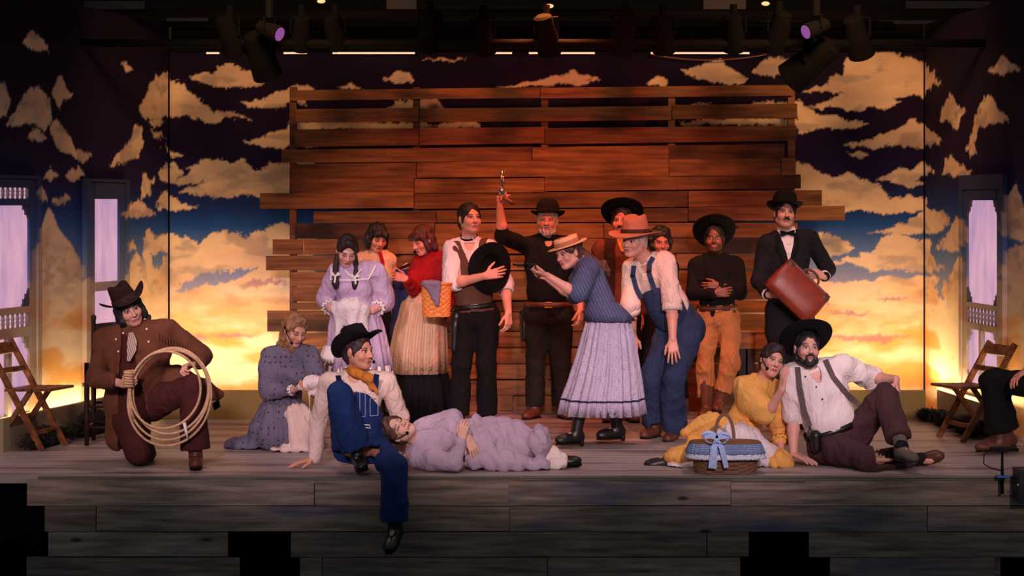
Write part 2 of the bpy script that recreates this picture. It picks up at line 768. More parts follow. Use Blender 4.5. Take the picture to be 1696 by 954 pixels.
# ------------------------------------------------------------------ the setting
plank_m = wood('weathered_plank', (92, 58, 36), (146, 98, 60), stain=(46, 31, 24))
front_m = wood('grey_plank', (100, 88, 78), (170, 152, 132), stain=(62, 80, 114))
black_m = plain('black_paint', (5, 5, 6), 0.8)
olive_m = plain('olive_paint', (134, 116, 62), 0.8)
base_m = plain('beige_base_paint', (150, 138, 112), 0.8)
dark_m = plain('dark_void', (5, 5, 7), 0.95)

# ---- painted clouds: outlines of the mural, given where they stand on the flats
CLOUDS = [
    [(312, 128), (345, 122), (365, 112), (385, 106), (410, 115), (436, 136), (415, 142), (380, 147), (355, 143), (330, 138)],
    [(228, 181), (245, 150), (258, 128), (275, 120), (283, 136), (305, 140), (328, 163), (345, 178), (390, 192), (418, 195), (380, 200), (340, 198), (300, 192), (282, 193), (248, 197), (232, 185)],
    [(395, 174), (440, 158), (470, 150), (495, 142), (520, 146), (500, 172), (450, 180), (410, 177)],
    [(400, 238), (440, 225), (480, 212), (520, 198), (540, 240), (440, 243)],
    [(284, 300), (300, 290), (330, 268), (358, 257), (385, 270), (400, 265), (425, 285), (440, 278), (482, 258), (520, 262), (520, 322), (430, 327), (400, 320), (372, 326), (330, 325), (296, 319), (320, 310), (345, 304), (300, 306)],
    [(256, 346), (262, 328), (268, 312), (282, 326), (312, 341), (330, 342), (300, 348), (270, 348)],
    [(264, 290), (272, 276), (284, 270), (302, 284), (285, 300), (270, 300)],
    [(245, 202), (260, 196), (268, 204), (256, 210)], [(250, 215), (262, 222), (275, 232), (262, 231)],
    [(268, 240), (282, 250), (305, 258), (284, 262)],
    [(632, 128), (650, 124), (660, 116), (674, 118), (686, 130), (680, 136), (650, 136), (640, 132)],
    [(560, 146), (585, 139), (606, 147)], [(700, 100), (740, 97), (780, 98), (740, 102)],
    [(820, 142), (860, 138), (900, 131), (925, 123), (945, 117), (958, 128), (998, 132), (960, 141), (860, 144)],
    [(1070, 139), (1080, 130), (1092, 124), (1104, 130), (1112, 140)],
    [(1125, 118), (1150, 108), (1165, 110), (1190, 102), (1210, 112), (1218, 118), (1236, 130), (1228, 139), (1182, 138), (1160, 130), (1140, 125)],
    [(1243, 120), (1262, 108), (1275, 98), (1292, 94), (1312, 100), (1320, 125), (1270, 125)],
    [(640, 178), (660, 168), (690, 164), (716, 166), (738, 180), (690, 184)],
    [(480, 206), (560, 203), (700, 201), (790, 204), (800, 214), (650, 215), (480, 216)],
    [(1130, 178), (1180, 172), (1150, 180)], [(1240, 172), (1290, 166), (1330, 170), (1330, 180), (1260, 178)],
    [(1120, 203), (1180, 198), (1330, 197), (1330, 210), (1140, 208)],
    [(1322, 152), (1360, 140), (1385, 126), (1408, 101), (1438, 87), (1480, 84), (1508, 95), (1532, 104), (1542, 112), (1548, 124), (1558, 138), (1542, 143), (1532, 154), (1500, 166), (1460, 163), (1420, 160), (1380, 154)],
    [(1340, 175), (1390, 160), (1430, 147), (1470, 160), (1494, 174), (1470, 180), (1400, 178)],
    [(1318, 166), (1350, 180), (1380, 195), (1420, 197), (1446, 207), (1410, 210), (1370, 210), (1345, 217), (1318, 220)],
    [(1395, 240), (1440, 232), (1465, 225), (1490, 208), (1515, 199), (1532, 203), (1545, 222), (1562, 235), (1532, 241), (1460, 243)],
    [(1402, 252), (1420, 248), (1436, 252), (1424, 259)],
    [(1448, 300), (1470, 292), (1490, 281), (1510, 279), (1532, 269), (1546, 283), (1532, 291), (1515, 296), (1536, 306), (1490, 309)],
    [(1315, 270), (1350, 280), (1380, 291), (1410, 288), (1440, 300), (1465, 323), (1490, 330), (1510, 321), (1532, 331), (1532, 345), (1490, 356), (1440, 350), (1400, 349), (1360, 356), (1300, 350)],
    [(1430, 386), (1480, 378), (1510, 365), (1532, 343), (1560, 349), (1576, 362), (1562, 385), (1500, 391)],
    [(1320, 380), (1345, 384), (1370, 388), (1395, 400), (1420, 412), (1400, 420), (1350, 428), (1320, 425)],
    [(1370, 437), (1420, 425), (1450, 405), (1480, 389), (1520, 400), (1534, 398), (1550, 430), (1562, 445), (1530, 451), (1450, 447)],
    [(1555, 200), (1565, 180), (1574, 153), (1584, 174), (1600, 185), (1590, 200), (1586, 214), (1570, 200)],
    [(1598, 252), (1608, 225), (1615, 192), (1630, 158), (1648, 165), (1654, 185), (1672, 201), (1640, 206), (1622, 215), (1610, 242)],
    [(1560, 287), (1574, 257), (1588, 270), (1612, 289), (1580, 293)], [(1636, 118), (1665, 91), (1674, 108), (1692, 112), (1665, 123)],
    [(1550, 412), (1570, 385), (1584, 358), (1600, 370), (1606, 395), (1580, 416)], [(1570, 470), (1580, 440), (1588, 420), (1598, 450), (1600, 480)],
    [(1655, 380), (1668, 330), (1684, 305), (1700, 350), (1700, 400), (1670, 390)], [(1650, 455), (1670, 410), (1700, 400), (1700, 470)],
    [(1604, 250), (1612, 238), (1618, 252), (1608, 262)],
    [(-10, 138), (8, 135), (18, 165), (10, 188), (-10, 198)],
    [(8, 206), (26, 180), (42, 152), (65, 143), (82, 163), (86, 198), (74, 215), (60, 200), (40, 207)],
    [(44, 222), (62, 205), (78, 232), (60, 236)],
    [(85, 155), (97, 123), (110, 145), (123, 157), (106, 166), (99, 184), (92, 168)],
    [(84, 206), (95, 203), (115, 226), (126, 246), (152, 258), (138, 270), (115, 257), (95, 242), (84, 220)],
    [(180, 273), (198, 250), (208, 240), (222, 222), (236, 234), (228, 256), (206, 272)], [(216, 232), (226, 205), (238, 208), (232, 228)],
    [(108, 288), (130, 273), (141, 292), (116, 302)], [(70, 292), (85, 276), (98, 288), (80, 300)], [(60, 325), (68, 306), (80, 330), (66, 334)],
    [(86, 330), (110, 322), (118, 334), (96, 340)],
    [(58, 420), (68, 380), (80, 343), (98, 378), (112, 398), (128, 420), (138, 450), (130, 480), (60, 480)],
    [(205, 357), (216, 340), (228, 326), (240, 340), (256, 359), (228, 361)], [(232, 330), (240, 290), (254, 300), (250, 322)],
    [(205, 470), (214, 440), (226, 412), (240, 440), (250, 470)], [(210, 415), (218, 395), (226, 410)],
    [(238, 412), (246, 380), (262, 392), (280, 384), (300, 392), (326, 404), (350, 388), (385, 382), (412, 393), (440, 380), (470, 371), (520, 380), (520, 560), (236, 560)],
    [(38, 72), (52, 48), (66, 60), (82, 82), (60, 86)], [(200, 105), (210, 98), (220, 114), (208, 118)],
]
BLUES = [[(328, 456), (372, 450), (430, 443), (390, 460), (345, 474), (283, 487), (306, 466)],
         [(250, 420), (275, 418), (268, 440), (254, 450)], [(1330, 452), (1400, 445), (1450, 452), (1400, 458)],
         [(1545, 470), (1560, 462), (1566, 500), (1552, 490)]]
STREAK = [(300, 560, 60, 6), (390, 555, 40, 5), (1410, 520, 40, 4), (1430, 560, 90, 7), (1360, 505, 30, 3), (1480, 498, 30, 4), (440, 470, 50, 5)]


def inside_poly(px, py, poly):
    r = np.zeros(px.shape, bool)
    n = len(poly)
    for i in range(n):
        (x0, y0), (x1, y1) = poly[i], poly[(i + 1) % n]
        if y0 == y1:
            continue
        m = ((y0 > py) != (y1 > py)) & (px < (x1 - x0) * (py - y0) / (y1 - y0) + x0)
        r ^= m
    return r


def mural(P):
    px, py = to_px(P)
    q = P * 9.0
    wx = 15 * fbm(q, 4) + 6 * vnoise(q * 6)
    wy = 11 * fbm(q + 31, 4) + 6 * vnoise(q * 6 + 5) + 4 * vnoise(q * 13 + 8)
    wf = np.clip((np.abs(px - 905) - 630) / 60, 0, 1)      # the wings are seen edge-on: keep their strokes upright
    X, Y = px + wx * (1 - 0.75 * wf), py + wy
    stops = [(60, (20, 12, 34)), (220, (30, 16, 50)), (300, (30, 22, 70)), (345, (22, 52, 118)), (372, (34, 78, 150)), (420, (92, 120, 170)), (480, (150, 150, 180)), (700, (200, 170, 150))]
    ys = [s[0] for s in stops]
    C = np.stack([np.interp(py + 10 * fbm(P * 3, 3), ys, [lin(s[1])[k] for s in stops]) for k in range(3)], 1)
    cloud = np.zeros(len(P), bool)
    for pl in CLOUDS:
        cloud |= inside_poly(X, Y, pl)
    cloud |= (Y > 462 + 16 * vnoise(P * 2.2))
    for pl in BLUES:
        cloud &= ~inside_poly(X, Y, pl)
    f1 = np.clip(0.5 + 1.1 * fbm(P * A(2.4, 2.4, 5.5), 4), 0, 1)
    f2 = np.clip(0.5 + 1.6 * fbm(P * A(5, 5, 12) + 9, 4), 0, 1)
    hi = np.array(lin((246, 216, 178)))
    mid = np.array(lin((206, 176, 150)))
    lo = np.array(lin((150, 134, 132)))
    cc = mid + (hi - mid) * f1[:, None]
    cc = cc + (lo - cc) * (np.clip(f2 - 0.62, 0, 1) * 1.5)[:, None]
    gold = np.array(lin((236, 168, 76)))
    cream = np.array(lin((250, 226, 184)))
    t = np.clip((py - 440) / 110, 0, 1)[:, None]
    g2 = np.clip(0.45 + 2.6 * fbm(P * A(2.0, 2.0, 7) + 21, 4), 0, 1)[:, None]
    low = cream + (gold - cream) * g2
    cc = cc + (low - cc) * (t * 0.85)
    for (sx, sy, w, hgt) in STREAK:
        m = np.clip(1 - np.abs(X - sx) / w, 0, 1) * np.clip(1 - np.abs(Y - sy) / hgt, 0, 1)
        cc = cc + (np.array(lin((150, 110, 130))) - cc) * (np.clip(m * 2, 0, 0.7))[:, None]
    tgl = np.where(cloud, 1.0, 0.0)[:, None]
    return C * (1 - tgl) + cc * tgl


mural_m = painted('mural_paint')


def painted_wall(name, a, b, z0, z1, hs, hz):
    a, b = A(*a), A(*b)
    n = int(np.linalg.norm(b - a) / hs) + 1
    m = int((z1 - z0) / hz) + 1
    s = np.linspace(0, 1, n)
    z = np.linspace(z0, z1, m)
    S, Z = np.meshgrid(s, z, indexing='ij')
    P = np.stack([a[0] + (b[0] - a[0]) * S, a[1] + (b[1] - a[1]) * S, Z], -1).reshape(-1, 3)
    I = np.arange(n * m).reshape(n, m)
    Q = np.stack([I[:-1, :-1], I[1:, :-1], I[1:, 1:], I[:-1, 1:]], -1).reshape(-1, 4)
    C = np.zeros((len(P), 3))
    dv = A(b[0] - a[0], b[1] - a[1], 0) / (n - 1)
    for (ju, jv) in ((-0.3, -0.15), (0.15, -0.3), (0.3, 0.15), (-0.15, 0.3)):
        C += mural(P + dv * ju * 1.3 + A(0, 0, (z[1] - z[0]) * jv * 1.3)) / 4
    # give the flat its thickness with a back sheet
    d = nrm(A(b[0] - a[0], b[1] - a[1], 0))
    nn = A(-d[1], d[0], 0)
    if nn[1] < 0:
        nn = -nn
    k = len(P)
    cor = [I[0, 0], I[-1, 0], I[-1, -1], I[0, -1]]
    P2 = np.vstack([P, P[cor] + nn * 0.03])
    C2 = np.vstack([C, np.full((4, 3), 0.05)])
    ex = [(k + 3, k + 2, k + 1, k)] + [(cor[i], k + i, k + (i + 1) % 4, cor[(i + 1) % 4]) for i in range(4)]
    Q2 = np.vstack([Q, np.array(ex)])
    return link_mesh(name, P2, Q2, mural_m, colors=C2)


LB, LF = A(-2.96, 4.75), A(-3.757, 1.294)
RB, RF = A(3.557, 4.75), A(3.783, 1.94)
struct(painted_wall('wall_back', (LB[0], 4.75), (RB[0], 4.75), 0.0, 3.16, 0.0105, 0.0105), 'painted backdrop of sunset clouds under a dark sky', 'backdrop')
struct(painted_wall('wall_left', LF, LB, 0.0, 3.3, 0.017, 0.0105), 'left wing flat painted with clouds', 'backdrop')
struct(painted_wall('wall_right', RB, RF, 0.0, 3.3, 0.017, 0.0105), 'right wing flat painted with clouds', 'backdrop')


def in_wing(a, b, side):
    """local frame of a wing: s along it from its back corner, n out of it towards the stage, z up"""
    d = nrm(A(b[0] - a[0], b[1] - a[1], 0))
    n = A(-d[1], d[0], 0) * side
    o = A(a[0], a[1], 0)
    return lambda s, q, z: o + d * s + n * q + A(0, 0, z)


wl = in_wing(LB, LF, 1)
wr = in_wing(RB, RF, -1)


def wbox(w, s0, s1, q0, q1, z0, z1):
    return np.array([w(s, q, z) for z in (z0, z1) for s, q in ((s0, q0), (s1, q0), (s1, q1), (s0, q1))]), BOXF


frame_m = plain('blue_grey_door_paint', (44, 52, 78), 0.6)
frame_l = plain('pale_door_trim', (150, 138, 128), 0.6)
pane_m = glow('backlit_screen', (238, 180, 206), 0.80, (190, 150, 192))


def paint_bar(name, w, s0, s1, q, z0, z1, d):
    """board of a door frame, brushed over with the colours of the flat around it"""
    n = max(2, int((z1 - z0) / 0.03))
    rs = [np.array([w(s0, 0.004, z), w(s1, 0.004, z), w(s1, q, z), w(s0, q, z)]) for z in np.linspace(z0, z1, n)]
    v, f = loft(rs)
    fc = np.array(lin((58, 66, 92)))
    return link_mesh(name, v, f, mural_m, d, colors=mural(v) * 0.5 + fc * 0.6)


def screen_door(name, w, s0, s1, top, panes, rails, balus, label, vent=None, low=None, head=0.12, fret=True):
    base = w((s0 + s1) / 2, 0, 0)
    d = thing(name, label, 'door', base)
    struct(d)
    sw = 0.11
    for sa, sb in ((s0, s0 + sw), (s1 - sw, s1)):
        paint_bar('stile', w, sa, sb, 0.032, 0.02, top, d)
    for z0, z1 in rails:
        paint_bar('rail', w, s0 + sw, s1 - sw, 0.038, z0, z1, d)
    for z0, z1 in panes:
        p = link_mesh('screen_panel', *wbox(w, s0 + sw, s1 - sw, 0.004, 0.012, z0, z1), pane_m, d)
        # fretwork corners
        for (sx, sg) in (((s0 + sw, 1), (s1 - sw, -1)) if fret else ()):
            for (zz, zg) in ((z0, 1), (z1, -1)):
                pr = [(0, 0), (0.11, 0), (0.085, 0.03), (0.09, 0.05), (0.055, 0.055), (0.05, 0.09), (0.025, 0.085), (0, 0.13)]
                f = np.array([w(sx + sg * a, 0.013, zz + zg * b) for a, b in pr] + [w(sx + sg * a, 0.03, zz + zg * b) for a, b in pr])
                n = len(pr)
                fs = [tuple(range(n)), tuple(range(2 * n - 1, n - 1, -1))] + [(i, (i + 1) % n, n + (i + 1) % n, n + i) for i in range(n)]
                link_mesh('corner_fretwork', f, fs, frame_m if z0 > 0.8 else frame_l, d)
    for z0, z1 in balus:
        link_mesh('screen_panel', *wbox(w, s0 + sw, s1 - sw, 0.004, 0.01, z0, z1), pane_m, d)
        nb = 9
        for k in range(nb):
            s = s0 + sw + (s1 - s0 - 2 * sw) * (k + 0.5) / nb
            pth = np.array([w(s, 0.028, z0 + (z1 - z0) * t) for t in (0, 0.2, 0.35, 0.5, 0.65, 0.8, 1)])
            link_mesh('baluster', *tube(pth, [0.010, 0.010, 0.015, 0.009, 0.015, 0.010, 0.010], 6), frame_l, d, smooth=True)
    if low:
        z0, z1 = low
        sm = (s0 + s1) / 2
        link_mesh('mullion', *wbox(w, sm - 0.03, sm + 0.03, 0.004, 0.045, z0, z1), frame_l, d)
    # casing
    for sa, sb, za, zb in ((s0 - 0.07, s0 - 0.005, 0.0, top + head), (s1 + 0.005, s1 + 0.07, 0.0, top + head), (s0 - 0.005, s1 + 0.005, top + 0.005, top + head)):
        paint_bar('casing', w, sa, sb, 0.045, za, zb, d)
    return d


S = 2.627
screen_door('door_1', wl, 1.02 * S, 1.02 * S + 0.92, 1.93, [(1.0, 1.76), (0.22, 0.78)], [(0.02, 0.22), (0.78, 0.85), (0.95, 1.0), (1.74, 1.79), (1.87, 1.93)],
            [(0.85, 0.95), (1.79, 1.87)], 'blue-grey screen door with pink lit panel at the far left edge', low=(0.22, 0.78), head=0.03)
screen_door('door_2', wl, 0.39 * S, 0.66 * S, 1.92, [(1.13, 1.79), (0.3, 1.06)], [(0.02, 0.3), (1.06, 1.13), (1.79, 1.92)],
            [], 'plain blue screen door behind the kneeling man with the rope', head=0.03, fret=False)
screen_door('door_3', wr, 1.26, 2.28, 1.86, [(0.96, 1.78), (0.30, 0.76)], [(0.02, 0.30), (0.76, 0.81), (0.93, 0.97), (1.78, 1.86)],
            [(0.81, 0.93)], 'screen door with spindle rail in the right painted wing', low=(0.30, 0.76))

# ---- ledge that hides the cyclorama foot lights, and the base of the wings
struct(link_mesh('trim_1', *box((-2.86, 3.66, 0), (-1.62, 3.72, 0.235)), olive_m))
struct(link_mesh('trim_2', *box((2.55, 3.66, 0), (3.36, 3.72, 0.235)), olive_m))
struct(link_mesh('trim_3', *wbox(wl, 0.95, 3.5, 0.13, 0.17, 0, 0.235), base_m))
struct(link_mesh('trim_4', *wbox(wr, 1.0, 2.80, 0.13, 0.17, 0, 0.235), base_m))
led_m = glow('foot_light_tube', (255, 214, 150), 2.4)
tag(link_mesh('light_strip', *wbox(wr, 0.98, 2.80, 0.135, 0.165, 0.237, 0.256), led_m), 'long lit strip light along the foot of the right painted wing', 'strip light')
tag(link_mesh('light_strip', *wbox(wl, 0.95, 3.45, 0.035, 0.065, 0.10, 0.125), led_m), 'strip light hidden behind the base board of the left wing', 'strip light')


def foot(w, s0, s1, q, z, power, up=1.0):
    m = w((s0 + s1) / 2, q, z)
    t = w((s0 + s1) / 2, q - 0.12, z + up)
    l = bpy.data.lights.new('cyclorama_foot_light', 'AREA')
    l.shape = 'RECTANGLE'
    l.size, l.size_y = 0.06, s1 - s0
    l.energy, l.color = power, FOOT
    o = bpy.data.objects.new('cyclorama_foot_light', l)
    col.objects.link(o)
    from mathutils import Matrix, Vector
    zax = Vector(-(nrm(t - m)))
    yax = Vector(nrm(w(1, 0, 0) - w(0, 0, 0)))
    yax = (yax - zax * yax.dot(zax)).normalized()
    xax = yax.cross(zax)
    o.matrix_world = Matrix(((xax[0], yax[0], zax[0], m[0]), (xax[1], yax[1], zax[1], m[1]), (xax[2], yax[2], zax[2], m[2]), (0, 0, 0, 1)))
    return o


wb = lambda s, q, z: A(LB[0] + s, 4.75 - q, z)
foot(wb, 0.12, 1.25, 0.55, 0.10, 14.5, 0.9)
foot(wb, 5.45, 6.42, 0.55, 0.10, 12.5, 0.9)
foot(wl, 0.2, 3.4, 0.11, 0.14, 20, 0.5)
foot(wr, 0.2, 2.75, 0.11, 0.262, 9.5, 0.5)

# ---- stage floor
fl_m, nt, b = new_mat('worn_stage_floor')
n1 = noise(nt, 1.3, (0.5, 3.2, 1), 6)
n2 = noise(nt, 2.6, (0.35, 6.0, 1), 5)
n3 = noise(nt, 9, (0.4, 14, 1), 4)
c = mixcol(nt, ramp(nt, n3, 0.3, 0.7), lin((146, 138, 134)), lin((178, 168, 162)))
c = mixcol(nt, ramp(nt, n1, 0.50, 0.60), c, lin((128, 106, 100)))
c = mixcol(nt, ramp(nt, n2, 0.66, 0.69), c, lin((58, 40, 46)))
tcf = nd(nt, 'ShaderNodeTexCoord')
sp = nd(nt, 'ShaderNodeSeparateXYZ')
nt.links.new(tcf.outputs['Object'], sp.inputs[0])
fm = nd(nt, 'ShaderNodeMath', operation='FRACT')
dv = nd(nt, 'ShaderNodeMath', operation='DIVIDE')
dv.inputs[1].default_value = 0.14
nt.links.new(sp.outputs[1], dv.inputs[0])
nt.links.new(dv.outputs[0], fm.inputs[0])
gp = nd(nt, 'ShaderNodeMath', operation='LESS_THAN')
gp.inputs[1].default_value = 0.05
nt.links.new(fm.outputs[0], gp.inputs[0])
c = mixcol(nt, gp.outputs[0], c, lin((46, 38, 38)))
nt.links.new(c, b.inputs['Base Color'])
b.inputs['Roughness'].default_value = 0.55
bump(nt, b, n3, 0.003, 0.3)
fx = lambda px: (px - 848) / FPX * 14
floor = struct(link_mesh('floor', *box((-4.6, 0.012, -0.05), (4.6, 6.2, 0.0)), fl_m, base=(0, 0, 0)))
ply_m = wood('plywood_edge', (84, 82, 72), (132, 128, 112), (1, 3, 26), 3, knots=False)
for (x0, x1, z0, z1, y0) in ((63, 864, -0.012, 0.0, 0.0), (864, 1330, -0.014, -0.001, 0.003), (1330, 1696, -0.013, -0.001, 0.001),
                             (63, 864, -0.026, -0.014, 0.004), (864, 1210, -0.030, -0.016, -0.004), (1210, 1336, -0.034, -0.016, -0.008), (1336, 1696, -0.03, -0.016, 0.004)):
    link_mesh('edge_board', *box((fx(x0), y0 - 0.012, z0), (fx(x1 - 1), 0.012, z1)), ply_m, floor)

# ---- planked stage front
wf = thing('wall_front', 'grey weathered planks facing the front of the stage', 'stage front', (0, 0, -0.9))
struct(wf)
FR = [((793, 837), [(45, 520), (521.5, 843), (844, 1210), (1211, 1700)]),
      ((838.5, 880), [(74, 158.5), (160, 843), (845, 1535), (1536.5, 1700)]),
      ((881.5, 922), [(80, 377), (482, 1170), (1171.5, 1240), (1340, 1700)]),
      ((923.5, 966), [(44, 397), (497, 533), (534.5, 906), (907.5, 1226), (1375, 1647)]),
      ((967, 1008), [(44, 600), (601, 1226), (1375, 1700)])]
for (y0, y1), segs in FR:
    for (x0, x1) in segs:
        j = random.uniform(-0.004, 0.004)
        v, f = box((fx(x0), -0.002 + j, CAMZ - (y1 - HZN) / FPX * 14), (fx(x1), 0.024 + j, CAMZ - (y0 - HZN) / FPX * 14))
        v[:, 2] += np.array([random.uniform(-0.003, 0.003) for _ in range(8)])
        # own origin in the middle so that the grain differs
        o = link_mesh('plank', v, f, front_m, wf)
        for nx in ((x0 + 6), (x1 - 6)):
            pass
struct(link_mesh('shade_sheet', *box((-9, 0.25, -1.1), (9, 0.30, -0.052)), dark_m))  # added black sheet; stands in for the shade under the stage
for px in (60, 845, 1652):
    o = link_mesh('stud', *bar((fx(px), 0.075, -1.1), (fx(px), 0.075, -0.055), 0.05, 0.09, (1, 0, 0)), front_m if px != 60 else dark_m, wf)
struct(link_mesh('ground', *box((-12, -16, -1.14), (12, 6, -1.1)), dark_m))

# ---- free-standing wall of rough planks
py_ = 4.34
pw = thing('wall_center', 'rough brown plank wall with ragged ends standing before the clouds', 'plank wall', (0.2, py_, 0))
struct(pw)
ROWS = [  # y at the left end (top, bottom), y at the right end, joints from left to right
    (150, 167, 140, 158, [481, 895, 1313]), (181, 203, 172, 196, [489, 694, 1113, 1321]), (215, 244, 207, 232, [487, 694, 902, 1320]),
    (248, 270, 238, 262, [466, 881, 1108, 1300]), (271, 296, 261, 289, [482, 690, 1108, 1294, 1319]), (297, 321, 290, 313, [482, 686, 902, 1327]),
    (321, 347, 314, 340, [430, 686, 1140, 1362]), (350, 369, 342, 366, [519, 723, 1140, 1400]), (370, 395, 368, 392, [488, 720, 1000, 1322]),
    (397, 422, 394, 418, [451, 503, 860, 1318]), (424, 448, 420, 444, [440, 690, 1120, 1326]), (450, 473, 446, 470, [481, 905, 1316]),
    (475, 499, 472, 496, [486, 760, 1150, 1322]), (501, 512, 498, 518, [480, 900, 1325]), (514, 549, 520, 546, [442, 690, 1110, 1320]),
    (551, 575, 548, 573, [478, 880, 1318]), (577, 602, 575, 600, [482, 640, 1040, 1322]), (604, 628, 602, 626, [476, 900, 1316]),
    (630, 654, 628, 652, [484, 700, 1100, 1320]), (656, 681, 654, 681, [480, 850, 1318])]
for (l0, l1, r0, r1, js) in ROWS:
    xa, xb = js[0], js[-1]
    for x0, x1 in zip(js[:-1], js[1:]):
        ta, tb = (x0 - xa) / (xb - xa), (x1 - xa) / (xb - xa)
        dy = random.uniform(-0.012, 0.008)
        dz = random.uniform(-1.2, 1.2)
        v = []
        for yy in (py_ + dy, py_ + dy + 0.022):
            for (xx, t, tb_) in ((x0 + 0.5, ta, 1), (x1 - 0.7, tb, 1), (x1 - 0.7, tb, 0), (x0 + 0.5, ta, 0)):
                top, bot = l0 + (r0 - l0) * t, l1 + (r1 - l1) * t
                v.append(W(xx, (bot if tb_ else top) + dz, yy))
        link_mesh('plank', np.array(v), [(0, 1, 2, 3), (7, 6, 5, 4), (0, 4, 5, 1), (1, 5, 6, 2), (2, 6, 7, 3), (3, 7, 4, 0)], plank_m, pw)
for px in (486, 690, 902, 1112, 1310):
    x = W(px, 400, py_ + 0.06)[0]
    link_mesh('stud', *bar((x, py_ + 0.06, 0), (x, py_ + 0.06, 2.74), 0.058, 0.07, (1, 0, 0)), plank_m, pw)

# ---- dark house behind the backdrop and black masking over it
pale_m = plain('dim_grey_window', (50, 54, 62), 0.4)
rear = struct(link_mesh('wall_rear', *box((-7, 8.0, -0.05), (7, 8.1, 6.5)), plain('dark_house_wall', (13, 13, 16), 0.9), base=(0, 8, 0)), 'dark house wall behind the backdrop', 'wall')
for (x0, x1, y0, y1) in ((276, 345, 30, 70), (480, 515, 38, 66), (532, 580, 38, 68), (600, 665, 36, 60), (745, 790, 38, 66), (880, 1005, 36, 66), (1110, 1185, 36, 50), (1258, 1330, 35, 66), (1455, 1580, 34, 64), (1165, 1235, 0, 18), (640, 690, 0, 16), (140, 240, 2, 20), (1500, 1640, 2, 14)):
    a, bb = W(x0, y1, 7.98), W(x1, y0, 7.98)
    link_mesh('window_pane', *box((a[0], 7.97, a[2]), (bb[0], 8.0, bb[2])), pale_m, rear)
hb = W(848, 66, 4.9)
struct(link_mesh('trim_6', *box((-2.93, 4.70, 3.068), (3.54, 4.748, 3.30)), black_m))
struct(link_mesh('trim_7', *box((LB[0] - 0.008, 4.73, 0.0), (LB[0] + 0.008, 4.748, 3.16)), dark_m))
struct(link_mesh('trim_8', *box((RB[0] - 0.008, 4.73, 0.0), (RB[0] + 0.008, 4.748, 3.16)), dark_m))
struct(link_mesh('ceiling', *box((-5.5, 1.0, 4.15), (5.5, 8.2, 4.25)), black_m))  # unseen roof, run deep to shade the back of the stage
# ------------------------------------------------------------------ people
def frame_from(yaw, pitch, roll):
    y, p, r = map(math.radians, (yaw, pitch, roll))
    f = A(math.sin(y) * math.cos(p), -math.cos(y) * math.cos(p), math.sin(p))
    rt = A(math.cos(y), math.sin(y), 0)
    up = np.cross(f, rt)
    return rt * math.cos(r) - up * math.sin(r), f, up * math.cos(r) + rt * math.sin(r)


def solve(a, px, py, L, sign):
    """point under the pixel that lies a bone's length from a (sign -1: towards the audience)"""
    best, bp = 1e9, None
    for t in np.linspace(0, L * 1.05, 120):
        p = W(px, py, a[1] + sign * t)
        e = abs(np.linalg.norm(p - a) - L)
        if e < best:
            best, bp = e, p
    return bp


